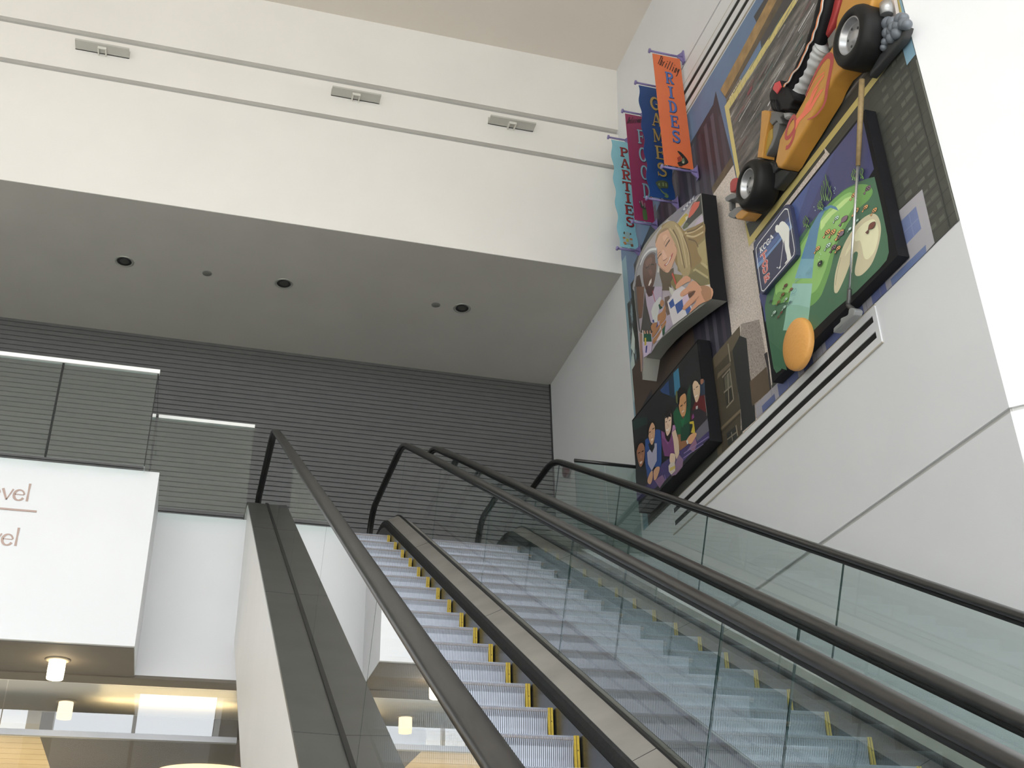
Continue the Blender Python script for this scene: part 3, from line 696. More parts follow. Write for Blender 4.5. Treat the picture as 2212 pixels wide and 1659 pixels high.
# ------------------------------------------------------------------ slot diffusers
def slot_vent(y0, y1, z0, z1, label):
    g = empty('slot_diffuser', (XW, (y0+y1)/2, (z0+z1)/2), label, 'air vent', 'long slot diffusers')
    h = z1-z0; b = bm_()
    for f0, f1 in ((0, .20), (.375, .625), (.80, 1)): box(b, XW-.012, XW-.0005, y0+.05, y1-.05, z0+h*f0, z0+h*f1)
    box(b, XW-.012, XW-.0005, y0, y0+.05, z0, z1); box(b, XW-.012, XW-.0005, y1-.05, y1, z0, z1)
    fix(b); link('frame', b, M_white2, g)
    for f0, f1 in ((.20, .375), (.625, .80)):
        b = bm_(); box(b, XW-.004, XW-.0008, y0+.05, y1-.05, z0+h*f0, z0+h*f1); fix(b); link('slot', b, M_black, g)
    b = bm_(); box(b, XW-.014, XW-.0004, y0-.008, y1+.008, z0-.010, z0); box(b, XW-.014, XW-.0004, y0-.008, y1+.008, z1, z1+.008); fix(b); link('edge_bead', b, mat('beige_bead', (.50, .46, .38), .6), g)
slot_vent(6.40, 10.46, 4.505, 4.84, 'long white slot vent with two black slots running below the mural')
slot_vent(4.9+.45, 9.25, 9.18, 9.58, 'long white slot vent with two black slots running above the mural')
# ------------------------------------------------------------------ slab letters: strokes in a unit box (x 0..1, y 0..1)
def GL():
    D = {}
    T, t = .20, .085
    ser = lambda x0, x1, y: ([(x0, y), (x1, y)], t)
    D['I'] = [([(.5, 0), (.5, 1)], T*1.2), ser(.2, .8, .04), ser(.2, .8, .96)]
    D['T'] = [([(.5, 0), (.5, 1)], T*1.1), ser(.25, .75, .04), ([(0, .94), (1, .94)], .11), ([(.05, .74), (.05, 1)], t), ([(.95, .74), (.95, 1)], t)]
    D['E'] = [([(.25, 0), (.25, 1)], T), ([(.05, .05), (.95, .05)], t), ([(.05, .95), (.92, .95)], t), ([(.3, .52), (.7, .52)], t), ([(.7, .38), (.7, .66)], t), ([(.93, 0), (.93, .3)], t), ([(.9, .72), (.9, 1)], t)]
    D['F'] = [([(.25, 0), (.25, 1)], T), ser(.05, .5, .05), ([(.05, .95), (.92, .95)], t), ([(.3, .52), (.7, .52)], t), ([(.7, .38), (.7, .66)], t), ([(.9, .72), (.9, 1)], t)]
    D['P'] = [([(.25, 0), (.25, 1)], T), ser(.05, .5, .04), ([(.05, .95), (.5, .95)]+arc(.5, .72, .36, .23, 90, -90, 8)+[(.25, .49)], [.1, .1]+[.1+.09*math.sin(math.pi*i/8) for i in range(9)]+[.1])]
    D['R'] = D['P'][:1] + [ser(.05, .45, .04)] + D['P'][2:] + [([(.5, .5), (.68, .2), (.84, .04)], T*.95), ser(.66, 1, .04)]
    D['D'] = [([(.25, 0), (.25, 1)], T), ([(.05, .95), (.4, .95)]+arc(.4, .5, .48, .45, 90, -90, 12)+[(.05, .05)], [.09, .09]+[.09+.13*math.sin(math.pi*i/12) for i in range(13)]+[.09])]
    D['O'] = [(arc(.5, .5, .38, .45, 90, 450, 24), [.09+.12*abs(math.sin(math.radians(360*i/24))) for i in range(25)])]
    D['C'] = [(arc(.52, .5, .38, .45, 40, 320, 20), [.10+.11*max(0, math.sin(math.pi*i/20)) for i in range(21)]), ([(.86, .7), (.86, .98)], t)]
    D['G'] = D['C'][:1] + [([(.86, .7), (.86, .98)], t), ([(.80, .02), (.80, .44)], T*.8), ser(.55, 1, .45)]
    D['S'] = [(arc(.5, .73, .32, .22, 20, 200, 10)+[(.42, .56), (.6, .46)]+arc(.5, .27, .34, .22, 30, -150, 10), [.08+.10*math.sin(math.pi*i/23) for i in range(24)]), ([(.85, .7), (.85, .98)], t), ([(.12, .02), (.12, .32)], t)]
    D['A'] = [([(.12, .02), (.48, 1)], .09), ([(.5, 1), (.86, .02)], T), ([(.25, .32), (.7, .32)], t), ser(0, .3, .04), ser(.66, 1, .04)]
    D['M'] = [([(.12, .02), (.12, .95)], .09), ([(.14, .97), (.5, .15)], T*.8), ([(.5, .15), (.84, .97)], .08), ([(.86, .02), (.86, .98)], T*.85), ser(0, .26, .04), ser(.7, 1, .04), ser(0, .2, .96), ser(.8, 1, .96)]
    D['K'] = [([(.22, 0), (.22, 1)], T), ([(.85, .96), (.3, .42)], .1), ([(.42, .52), (.85, .04)], T*.9), ser(.02, .42, .04), ser(.02, .42, .96), ser(.62, 1, .04), ser(.62, 1, .96)]
    D['U'] = [([(.2, .96), (.2, .4)]+arc(.48, .32, .28, .28, 180, 360, 10)+[(.78, .96)], [T, T]+[.16]*11+[.1]), ser(.02, .4, .96), ser(.6, .98, .96)]
    return D
GLY = GL()
def glyph(bm, ch, tf, mi=0, grow=0, out=(-1, 0, 0)):
    for j, (pts, w_) in enumerate(GLY[ch]):
        ww = [q+grow for q in w_] if isinstance(w_, list) else w_+grow
        stroke(bm, pts, ww, lambda u, v: tf(u, v)+Vector(out)*(.00015*j), mi, out)
def quad_tf(zone, q, x, ox_=0, oy_=0):
    """unit box to the picture quad bl, br, tr, tl, laid on the plane at x"""
    bl, br, tr, tl = px(zone, q)
    def tf(u, v):
        u += ox_; v += oy_
        a_ = [(bl[i]*(1-u)*(1-v)+br[i]*u*(1-v)+tr[i]*u*v+tl[i]*(1-u)*v) for i in (0, 1)]
        return at_x(a_[0], a_[1], x)
    return tf
def relief(name, zone, pts, off1, off0, m, parent, bev=.02, seg=3, smooth=True, curve=False, label=None):
    """solid standing off the wall between off0 and off1, outline given on its front plane, front edge rounded"""
    q = px(zone, pts); q = catmull(q, 3) if curve else q
    b = bm_(); F = [at_x(u, v, XW-off1) for u, v in q]; B = [p+Vector((off1-off0, 0, 0)) for p in F]
    f_ = [b.verts.new(p) for p in F]; b_ = [b.verts.new(p) for p in B]; n = len(F)
    face = b.faces.new(f_); b.faces.new(b_[::-1])
    for i in range(n): b.faces.new((f_[i], f_[(i+1) % n], b_[(i+1) % n], b_[i]))
    fix(b)
    if bev: bmesh.ops.bevel(b, geom=list(face.edges), offset=bev, segments=seg, profile=.6, affect='EDGES', clamp_overlap=True)
    bmesh.ops.triangulate(b, faces=[f for f in b.faces if len(f.verts) > 4]); fix(b)
    o = link(name, b, m, parent)
    if smooth:
        o.data.set_sharp_from_angle(angle=math.radians(50)) if hasattr(o.data, 'set_sharp_from_angle') else None
        for p in o.data.polygons: p.use_smooth = True
    if label: o['label'] = label
    return o

# ================================================================== banners on brackets
M_lil = mat('lilac_bracket', rgb(122, 112, 158, 1.15), .4)
def banner(y, x0, x1, z0, z1, color, wavy, word, wcol, scol, label, extra=None, xl=None):
    g = empty('banner', (XW, y, (z0+z1)/2), label, 'banner', 'vertical banners on lilac brackets')
    pts = []; n = 40 if wavy else 4
    for i in range(n+1):
        v = i/n; dx = .014*math.sin(v*math.pi*2*4.4+.4) if wavy else 0; pts.append((x0+dx, z1-(z1-z0)*v))
    for i in range(n, -1, -1):
        v = i/n; dx = .010*math.sin(v*math.pi*2*4.4+.4) if wavy else 0; pts.append((x1+dx, z1-(z1-z0)*v))
    b = bm_(); prism(b, [Vector((x, y-.002, z)) for x, z in pts], (0, .004, 0)); fix(b)
    cl = link('banner_cloth', b, color, g)
    W_, H_ = x1-x0, z1-z0
    b = bm_(); m = [wcol, scol]
    lay = lambda k: y-.004-.0012*k
    u0, u1, v0, v1 = word[1]
    N = len(word[0]); hgt = (v1-v0)/N
    for k, ch in enumerate(word[0]):
        top = v1-k*hgt; sl = word[2] if len(word) > 2 else 0
        for dx, dz, mi, L, gr in ((.005, -.005, 1, 1, .03), (0, 0, 0, 2, 0)):
            glyph(b, ch, lambda u, v: Vector((x0+W_*(u0+(u1-u0)*u)+dx+sl*k, lay(L), z0+H_*(top-hgt*.94+hgt*.80*v)+dz)), mi, gr, (0, -1, 0))
    link('banner_lettering', b, m, g)
    if extra: extra(g, x0, W_, z0, H_, lay)
    for zz, s in ((z1+.035, -1), (z0-.035, 1)):
        b = bm_(); tube(b, [(x0-.03, y, zz), (XW-.02, y, zz)], .013, 12)
        lathe(b, (x0-.03, y, zz), (1, 0, 0), [(0, -.012), (.028, -.012), (.028, .006), (.013, .010)], 16)
        box(b, XW-.02, XW-.015 if zz < 9.1 else XW-.001, y-.03, y+.03, zz-.09, zz+.09)
        prism(b, [Vector((XW-.02, y-.008, zz-.08)), Vector((XW-.02, y-.008, zz+.08)), Vector((XW-.10, y-.008, zz))], (0, .016, 0))
        fix(b); link('bracket_arm', b, M_lil, g)
        for f in (.08, .5, .92):
            b = bm_(); xx = x0+W_*f; r = .024
            tube(b, [Vector((xx, y+.001*math.cos(t_), zz+s*.012+r*math.sin(t_))) + Vector((r*.5*math.cos(t_), 0, 0)) for t_ in [math.pi*2*k/14 for k in range(15)]], .0018, 5, cap=False)
            fix(b); link('hanging_ring', b, mat('white_tie', (.6, .6, .62), .5), g)
def script_word(bm, ch_list, x0, W_, z0, H_, yy, u0, v0, du, dv, hgt, mi=0, wid=.006):
    """small slanted condensed letters as strokes"""
    S_ = {'T': [[(.0, 1), (.8, 1)], [(.4, 1), (.35, 0)]], 'h': [[(.1, 1), (.05, 0)], [(.1, .5), (.35, .62), (.45, .5), (.42, 0)]], 'r': [[(.1, .6), (.08, 0)], [(.1, .5), (.35, .62)]],
          'i': [[(.2, .6), (.18, 0)], [(.22, .78), (.23, .86)]], 'l': [[(.2, 1), (.18, 0)]], 'n': [[(.1, .6), (.05, 0)], [(.1, .5), (.35, .62), (.45, .5), (.42, 0)]],
          'g': [[(.42, .6), (.15, .6), (.1, .3), (.3, .1), (.42, .3), (.42, .6), (.38, -.25), (.1, -.3)]], 'D': [[(.1, 1), (.05, 0), (.4, .05), (.5, .5), (.4, .95), (.05, 1)]],
          'e': [[(.1, .3), (.4, .35), (.38, .55), (.2, .6), (.08, .3), (.2, .02), (.42, .1)]], 'c': [[(.4, .5), (.2, .6), (.08, .3), (.2, .02), (.4, .1)]], 'o': [[(.25, .6), (.08, .3), (.25, .02), (.42, .3), (.25, .6)]],
          'u': [[(.1, .6), (.1, .1), (.3, .02), (.42, .2), (.44, .6)], [(.44, .3), (.44, 0)]], 's': [[(.4, .52), (.2, .6), (.12, .45), (.38, .2), (.3, .02), (.08, .08)]]}
    for k, ch in enumerate(ch_list):
        for st in S_[ch]:
            stroke(bm, [(x0+W_*(u0+du*(k+q[0]*1.35)+.15*q[1]), z0+H_*(v0+dv*k)+hgt*q[1]) for q in st], wid, lambda u, v: Vector((u, yy, v)), mi, (0, -1, 0))
def doodle(g, x0, W_, z0, H_, lay, patches, name='banner_motif'):
    b = bm_(); ms = []
    for k, (col, pts) in enumerate(patches):
        m = ink(col)
        if m not in ms: ms.append(m)
        P3 = [Vector((x0+W_*u, lay(2+k*.5), z0+H_*v)) for u, v in (catmull(pts, 3) if len(pts) > 4 else pts)]
        vs = [b.verts.new(p) for p in P3]
        for t_ in tessellate_polygon([P3]):
            try:
                f = b.faces.new([vs[j] for j in t_]); f.material_index = ms.index(m)
            except ValueError: pass
    link(name, b, ms, g)
KART, _k = 1.0, KART; PR, _pr = {}, PR      # banners face the daylight: their inks are matched against the front wall
def ex_orange(g, x0, W_, z0, H_, lay):
    b = bm_(); script_word(b, 'Thrilling', x0, W_, z0, H_, lay(2), .12, .905, .084, -.0075, .135, wid=.0095); link('banner_script', b, ink((44, 22, 20)), g)
    doodle(g, x0, W_, z0, H_, lay, [((34, 36, 34), [(.5, .135), (.62, .13), (.78, .09), (.84, .055), (.76, .035), (.6, .015), (.48, .018), (.46, .035), (.58, .05), (.64, .08), (.56, .11)]),
        ((150, 62, 46), [(.46, .075), (.60, .10), (.62, .055), (.48, .04)]), ((104, 120, 96), [(.62, .07), (.70, .085), (.72, .045), (.60, .035)]), ((190, 180, 160), [(.64, .05), (.68, .055), (.68, .035), (.63, .035)]),
        ((64, 44, 36), [(.44, .03), (.56, .025), (.62, .008), (.5, .005)])])
def ex_blue(g, x0, W_, z0, H_, lay):
    doodle(g, x0, W_, z0, H_, lay, [((70, 82, 58), [(.30, .125), (.42, .145), (.60, .155), (.78, .145), (.77, .095), (.62, .09), (.50, .085), (.42, .075), (.36, .095)]),
        ((96, 118, 76), [(.44, .08), (.54, .06), (.66, .042), (.64, .055), (.76, .03), (.70, .008), (.58, .018), (.64, .03), (.50, .05)]),
        ((120, 134, 92), [(.40, .12), (.46, .13), (.46, .10), (.40, .105)]), ((120, 134, 92), [(.56, .135), (.62, .138), (.62, .105), (.56, .105)]), ((120, 134, 92), [(.68, .135), (.73, .135), (.73, .105), (.68, .105)])])
def ex_pink(g, x0, W_, z0, H_, lay):
    b = bm_(); script_word(b, 'Delicious', x0, W_, z0, H_, lay(2), .04, .90, .085, .004, .115, wid=.008); link('banner_script', b, ink((40, 12, 26)), g)
    doodle(g, x0, W_, z0, H_, lay, [((74, 108, 62), [(.44, .10), (.62, .105), (.64, .02), (.52, .012), (.44, .02)]), ((58, 62, 56), [(.34, .125), (.46, .11), (.62, .11), (.60, .135), (.46, .145)]),
        ((70, 66, 62), [(.28, .165), (.34, .185), (.46, .14), (.40, .125)]), ((168, 150, 150), [(.42, .18), (.46, .185), (.50, .135), (.45, .13)]), ((150, 130, 130), [(.55, .165), (.60, .165), (.58, .12), (.54, .12)]),
        ((180, 170, 160), [(.30, .17), (.33, .175), (.34, .16), (.31, .155)])])
def ex_cyan(g, x0, W_, z0, H_, lay):
    doodle(g, x0, W_, z0, H_, lay, [((86, 76, 56), [(.26, .122), (.32, .14), (.38, .125), (.32, .112)]), ((86, 76, 56), [(.60, .128), (.68, .135), (.70, .118), (.62, .115)]),
        ((150, 176, 180), [(.34, .125), (.48, .14), (.62, .125), (.58, .09), (.70, .065), (.72, .03), (.56, .03), (.38, .035), (.22, .06), (.36, .085)]),
        ((176, 120, 72), [(.20, .085), (.34, .09), (.36, .075), (.24, .07)]), ((176, 120, 72), [(.58, .085), (.72, .085), (.74, .07), (.60, .068)]),
        ((176, 120, 72), [(.20, .04), (.34, .045), (.40, .025), (.28, .018)]), ((120, 84, 60), [(.60, .03), (.74, .035), (.74, .012), (.62, .012)]), ((178, 182, 92), [(.38, .075), (.52, .075), (.52, .048), (.38, .048)])])
banner(8.95, 4.495, 4.845, 8.245, 9.925, ink((206, 106, 64)), False, ('RIDES', (.36, .66, .20, .865)), ink((70, 102, 164)), ink((40, 34, 70)), 'orange banner reading Thrilling Rides in blue letters, frontmost of the row', ex_orange)
banner(9.50, 4.535, 4.855, 8.235, 9.945, ink((26, 66, 126)), True, ('GAMES', (.40, .82, .18, .93)), ink((170, 146, 84)), ink((12, 20, 40)), 'navy blue wavy banner reading Games in gold letters, behind the orange one', ex_blue)
banner(10.10, 4.60, 4.89-.03, 8.355, 10.035, ink((140, 46, 86)), False, ('FOOD', (.52, .93, .20, .885)), ink((128, 170, 184)), ink((44, 20, 40)), 'crimson banner reading Delicious Food in pale blue letters, behind the navy one', ex_pink)
banner(10.65, 4.615, 4.88-.02, 8.355, 10.075, ink((136, 192, 206)), True, ('PARTIES', (.44, .92, .185, .955)), ink((150, 42, 42)), ink((44, 22, 26)), 'pale cyan wavy banner reading Parties in red letters, rearmost of the row', ex_cyan)
KART, PR = _k, _pr
# ================================================================== golf sign
GY0, GY1, GZ0, GZ1, GD = 5.875, 7.875, 4.935, 6.375, .115
g = empty('golf_sign', (XW, (GY0+GY1)/2, GZ0), 'deep black-sided sign with a painted fairway, sand trap and shoals of fish', 'sign')
M_sblack = mat('sign_case_black', (.012, .012, .014), .6, spec=.2)
b = bm_(); box(b, XW-GD, XW-.017, GY0, GY1, GZ0, GZ1); fix(b); link('sign_case', b, M_sblack, g)
a = Art(GD+.001)
DW, DB, DL = (58, 60, 100), (66, 84, 138), (92, 130, 172)
a.quad([(7.85, 5.62), (7.3, 5.5), (6.3, 5.7), (5.925, 5.8), (5.925, 6.35), (7.85, 6.35)], DW)
a.quad([(7.85, 6.35), (6.35, 6.35), (6.75, 6.15), (7.30, 5.9), (7.85, 5.55)], (60, 68, 114))
a.quad([(7.85, 6.35), (6.75, 6.35), (7.15, 6.1), (7.85, 5.75)], (66, 82, 132))
a.quad([(7.85, 6.35), (7.15, 6.35), (7.40, 6.2), (7.85, 6.0)], (78, 106, 156))
a.poly('X', [(1640, 640), (1648, 666), (1662, 655), (1660, 600), (1650, 600)], (62, 66, 108))
GD_, GM, GI, GH = (62, 98, 74), (106, 150, 84), (132, 176, 102), (176, 204, 134)
a.poly('X', [(1652, 662), (1656, 640), (1668, 610), (1700, 560), (1722, 520), (1745, 488), (1770, 460), (1800, 430), (1822, 410), (1850, 395), (1872, 386), (1889, 382), (1905, 450), (1917, 510), (1920, 545), (1915, 562), (1900, 580), (1850, 630), (1800, 672), (1745, 726), (1700, 775), (1686, 800), (1677, 806), (1671, 796), (1655, 700)], GD_)
a.poly('X', [(1700, 800), (1672, 790), (1662, 735), (1690, 760)], (52, 92, 68))
a.poly('M', [(-120, 1280), (20, 1170), (130, 1040), (230, 880), (340, 720), (440, 585), (560, 450), (700, 330), (800, 268), (930, 225), (1040, 235), (1090, 290), (1090, 350), (1040, 430), (960, 500), (880, 580), (800, 690), (720, 830), (640, 990), (600, 1130), (560, 1300), (520, 1430), (480, 1540), (430, 1659), (340, 1760), (250, 1790), (100, 1740), (-50, 1740), (-185, 1770), (-180, 1700), (-150, 1560)], (100, 146, 78), True)
a.poly('M', [(-100, 1330), (30, 1200), (150, 1050), (260, 890), (370, 740), (470, 620), (590, 480), (720, 370), (820, 330), (900, 420), (880, 470), (800, 600), (740, 700), (680, 840), (600, 1000), (540, 1160), (500, 1300), (450, 1430), (400, 1540), (340, 1610), (250, 1640), (60, 1620), (-100, 1600), (-140, 1640), (-150, 1500)], GI, True)
a.poly('M', [(430, 700), (520, 600), (640, 500), (800, 420), (700, 520), (580, 620), (500, 720), (425, 800)], GH); a.poly('M', [(640, 500), (740, 410), (860, 360), (700, 510)], GH)
a.poly('M', [(440, 760), (500, 700), (480, 760), (430, 820)], GH)
# falling ball's trail: deeper above, paler below
a.poly('M', [(180, 1180), (300, 790), (400, 610), (470, 520), (560, 490), (630, 515), (660, 565), (560, 525), (480, 570), (430, 680), (400, 830), (345, 1180)], (84, 124, 156), False)
a.poly('M', [(100, 1430), (180, 1180), (345, 1180), (320, 1430)], (112, 156, 172)); a.poly('N', [(340, 850), (380, 620), (455, 290), (690, 290), (668, 500), (640, 760), (500, 850)], (140, 180, 170))
a.poly('N', [(345, 850), (385, 545), (520, 545), (655, 580), (640, 760), (500, 850)], (126, 168, 150))
# sand
a.poly('M', [(1100, 600), (1165, 640), (1198, 740), (1200, 860), (1160, 1050), (1080, 1250), (970, 1375), (900, 1400), (870, 1370), (872, 1290), (905, 1130), (900, 1092), (875, 1090), (850, 1120), (800, 1260), (740, 1420), (660, 1590), (620, 1618), (602, 1570), (612, 1400), (660, 1200), (720, 1020), (800, 870), (900, 730), (1000, 640)], (188, 180, 150), True)
a.poly('M', [(1080, 675), (1125, 685), (1160, 760), (1170, 880), (1130, 1060), (1060, 1165), (1010, 1185), (980, 1140), (955, 1010), (930, 945), (880, 955), (862, 900), (900, 810), (990, 720)], (212, 206, 172), True)
a.poly('M', [(740, 1150), (760, 1070), (830, 930), (850, 920), (840, 1010), (790, 1080)], (204, 198, 166)); a.line('M', [(620, 1520), (645, 1340), (690, 1160)], .008, (150, 140, 110), True)
OR, PU, TE, BR, DK = (214, 158, 100), (120, 96, 112), (180, 214, 196), (110, 62, 50), (40, 32, 30)
def fish(zone, x, y, L, c, ang=-48, stripes=True, tail=True):
    """fish heading up to the right in the picture zone"""
    ca, sa = math.cos(math.radians(ang)), math.sin(math.radians(ang)); T = lambda u, v: (x+(u*ca-v*sa)*L, y+(u*sa+v*ca)*L)
    body = catmull([(.5, 0), (.3, -.15), (0, -.19), (-.25, -.07), (-.36, 0), (-.25, .07), (0, .19), (.3, .15)], 3)
    a.poly(zone, [T(u*1.08, v*1.18) for u, v in body], DK)
    if tail: a.poly(zone, [T(-.30, 0), T(-.72, -.02), T(-.70, .20), T(-.55, .20)], DK); a.poly(zone, [T(-.33, .01), T(-.68, .02), T(-.67, .16), T(-.56, .15)], c)
    a.poly(zone, [T(u, v) for u, v in body], c)
    if stripes:
        for s in (.22, -.02, -.22): a.poly(zone, [T(s+.05, -.16+abs(s)*.3), T(s+.05, .16-abs(s)*.3), T(s-.05, .16-abs(s)*.3), T(s-.05, -.16+abs(s)*.3)], DK)
for x, y, L, c, st in ((1030, 285, 120, PU, True), (850, 370, 110, OR, True), (1000, 525, 100, OR, True), (1112, 565, 110, OR, True), (875, 570, 120, OR, True), (628, 665, 100, TE, True), (725, 680, 140, PU, False),
        (510, 845, 120, OR, True), (580, 845, 120, OR, True), (675, 860, 150, OR, True), (690, 865, 110, PU, False), (520, 1015, 110, TE, True), (590, 1040, 110, PU, True), (650, 1050, 100, OR, True), (385, 1055, 100, OR, True),
        (1075, 765, 150, BR, False), (800, 800, 70, TE, False), (895, 690, 60, TE, False)): fish('M', x, y, L, c, stripes=st)
for x, y, L, c in ((365, 318, 70, BR), (432, 362, 60, (132, 84, 64)), (332, 424, 70, (132, 100, 60)), (372, 480, 60, TE), (282, 515, 60, (140, 110, 60)), (192, 498, 44, (50, 74, 84)), (352, 575, 64, TE), (230, 640, 70, TE), (316, 640, 50, (130, 60, 52)), (282, 690, 36, (130, 60, 52)), (418, 515, 50, (96, 140, 140))):
    fish('N', x, y, L, c)
for x, y in ((650, 135), (520, 228), (470, 385)):
    a.line('N', [(x-40, y+40), (x-10, y+5), (x+22, y-35), (x+28, y-8), (x, y+22), (x-20, y+30), (x-40, y+60)], .005, (100, 142, 150), True)
a.poly('M', [(390, 1265), (395, 1230), (430, 1200), (452, 1205), (445, 1245), (410, 1280)], (36, 40, 34), True); a.poly('M', [(412, 1240), (420, 1232), (426, 1240), (418, 1248)], (196, 206, 196))
for x, y in ((420, 1100), (430, 1120), (415, 1160), (408, 1190), (612, 265), (618, 285), (600, 310), (605, 340), (345, 515), (360, 560)): a.poly('M', [(x-5, y), (x, y-8), (x+6, y), (x, y+8)], (178, 206, 190))
def weed(zone, x, y, h, n=4, w_=.012, sp=22):
    for k in range(n):
        xx = x+(k-(n-1)/2)*sp; hh = h*(1-.22*abs(k-(n-1)/2)); pts = [(xx+9*math.sin(i*1.3+k), y-hh*i/7+ (k % 2)*8) for i in range(8)]
        a.line(zone, pts, w_*1.7, (44, 62, 52), True); a.line(zone, pts, [w_*(1-.08*min(i, 9)) for i in range(29)], (128, 176, 96), True)
weed('M', 500, 430, 330, 5, .011, 30); weed('M', 425, 545, 130, 4, .010, 20); weed('M', 240, 770, 150, 3, .010, 26); weed('M', 860, 170, 150, 3, .012, 26); weed('M', 955, 150, 150, 2, .012, 22)
rr = random.Random(9)
for k in range(60):
    x, y = 130+rr.random()*240, 240+rr.random()*320
    if abs((y-540)+(x-130)*1.15) < 150: a.poly('M', [(x-4, y), (x+1, y-5), (x+4, y+1), (x, y+4)], (82, 86, 88))
a.done('painted_face', g)
# tour badge, a raised rounded plate on the corner of the sign
t = empty('badge_plate', (0, 0, 0), None, None); bpy.data.objects.remove(t)
bo = GD+.045
o = relief('badge_plate', 'L', [(228, 742), (232, 700), (270, 650), (520, 350), (740, 80), (800, 20), (850, 12), (880, 60), (930, 330), (975, 620), (1000, 850), (995, 915), (965, 970), (720, 1250), (480, 1520), (420, 1600), (380, 1622), (345, 1590), (310, 1380), (260, 1050)], bo, GD+.004, mat('badge_navy', rgb(50, 54, 78, 1.4), .4), g, .004, 2, smooth=False)
o['label'] = 'raised navy badge with a white golfer'
a = Art(bo+.001)
a.poly('L', [(300, 1172), (290, 1090), (420, 960), (640, 700), (760, 540), (905, 360), (925, 430), (720, 660), (470, 960)], (104, 132, 172))
a.poly('L', [(290, 1090), (278, 1010), (400, 870), (640, 580), (890, 285), (905, 360), (760, 540), (420, 960)], (76, 96, 140))
a.poly('L', [(278, 1010), (268, 930), (560, 590), (880, 210), (890, 285), (640, 580)], (58, 70, 108))
a.line('L', [(800, 100), (835, 98), (855, 150), (900, 420), (960, 800), (955, 880), (920, 960), (600, 1340), (430, 1545), (400, 1558), (372, 1530), (330, 1250), (278, 850), (290, 780), (330, 700), (560, 400), (770, 120), (810, 98)], .010, (206, 208, 214), True)
a.poly('L', [(745, 312), (790, 330), (850, 395), (872, 450), (868, 620), (868, 760), (890, 880), (908, 960), (870, 1010), (792, 1086), (795, 1060), (832, 1010), (822, 920), (797, 830), (780, 700), (780, 650), (762, 725), (745, 640), (700, 560), (680, 520), (640, 515), (615, 470), (625, 400), (650, 375), (682, 387), (708, 335)], (208, 210, 204))
a.line('L', [(765, 690), (708, 1120)], .009, (196, 198, 200)); a.line('L', [(682, 1160), (716, 1124)], .018, (206, 208, 210)); a.poly('L', [(643, 1145), (655, 1130), (668, 1143), (656, 1160)], (206, 208, 210))
a.x(); X_ = a.x(); wi = a.mi((206, 208, 212))
for ch, q in zip('KCGA', ([(345, 895), (405, 840), (395, 745), (335, 800)], [(405, 835), (465, 775), (455, 675), (395, 735)], [(465, 765), (525, 705), (515, 610), (455, 665)], [(525, 700), (590, 600), (560, 530), (515, 600)])): glyph(a.bm, ch, quad_tf('L', q, X_), wi, .05)
X_ = a.x(); X2 = a.x(); ri = a.mi((178, 78, 70)); wi2 = a.mi((206, 190, 190))
for ch, q in zip('TOUR', ([(385, 1035), (475, 950), (460, 825), (355, 930)], [(395, 1165), (490, 1070), (475, 985), (378, 1080)], [(400, 1275), (500, 1180), (490, 1085), (385, 1190)], [(425, 1435), (525, 1320), (515, 1225), (405, 1330)])):
    glyph(a.bm, ch, quad_tf('L', q, X_), wi2, .20); glyph(a.bm, ch, quad_tf('L', q, X2), ri, .07)
a.done('badge_print', g)
# golf ball: domed disc with dimples
mo = bpy.data.materials.new('orange_dimpled_ball'); mo.use_nodes = True; n_ = mo.node_tree.nodes; l_ = mo.node_tree.links
pb = n_['Principled BSDF']; pb.inputs['Base Color'].default_value = (*rgb(214, 156, 84, 1.12), 1); pb.inputs['Roughness'].default_value = .5
vt = n_.new('ShaderNodeTexVoronoi'); vt.inputs['Scale'].default_value = 42; tcn = n_.new('ShaderNodeTexCoord'); l_.new(tcn.outputs['Object'], vt.inputs['Vector'])
bu = n_.new('ShaderNodeBump'); bu.inputs['Strength'].default_value = .14; bu.inputs['Distance'].default_value = .02; l_.new(vt.outputs['Distance'], bu.inputs['Height']); l_.new(bu.outputs[0], pb.inputs['Normal'])
XB = XW-GD-.06; cb = at_x(*px('N', [(474, 1010)])[0], XB); tp = at_x(*px('N', [(520, 645)])[0], XB); bt = at_x(*px('N', [(430, 1375)])[0], XB); rb = abs(tp.z-bt.z)/2*1.02
b = bm_(); lathe(b, (XW-GD+.002, cb.y, cb.z), (-1, 0, 0), [(rb*.98, 0), (rb, .02), (rb*.985, .035)]+[(rb*math.cos(t_), .035+.05*math.sin(t_)) for t_ in [math.radians(12*k) for k in range(1, 8)]]+[(0, .085)], 56); fix(b)
o = link('golf_ball', b, mo, g); o['label'] = 'large orange dimpled golf ball'
# golf club across the sign, its head hanging below the case
xc = XW-GD-.05
P = lambda q, x=xc: at_x(q[0], q[1], x)
g2 = empty('golf_club', P((1850, 400)), 'giant golf putter standing upright in front of the fairway sign', 'golf club')
b = bm_(); tube(b, [P((1862, 172)), P((1858, 260)), P((1853.5, 358))], [.024, .023, .019], 16); fix(b); link('grip', b, mat('tan_cork_grip', rgb(132, 112, 78, 1.4), .6, noise=(30, .25, 6)), g2)
b = bm_(); tube(b, [P((1853.5, 356)), P((1834, 640))], [.0125, .010], 14); fix(b); link('shaft', b, mat('bright_steel_shaft', (.62, .63, .64), .25, metal=.8), g2)
b = bm_(); tube(b, catmull([P((1835, 625)), P((1834, 645)), P((1832, 658)), P((1838, 664)), P((1843, 668))], 4, False), .019, 12); fix(b); link('hosel', b, mat('dark_steel', (.10, .10, .10), .35, metal=.6), g2)
o = relief('club_head', 'N', [(1195, 605), (1190, 640), (1160, 690), (960, 865), (942, 850), (950, 815), (1020, 750), (1030, 705), (1110, 665), (1125, 600), (1160, 580)], GD+.10, GD+.03, mat('grey_cast_metal', (.30, .31, .31), .4, metal=.4), g2, .012, 3, curve=True)

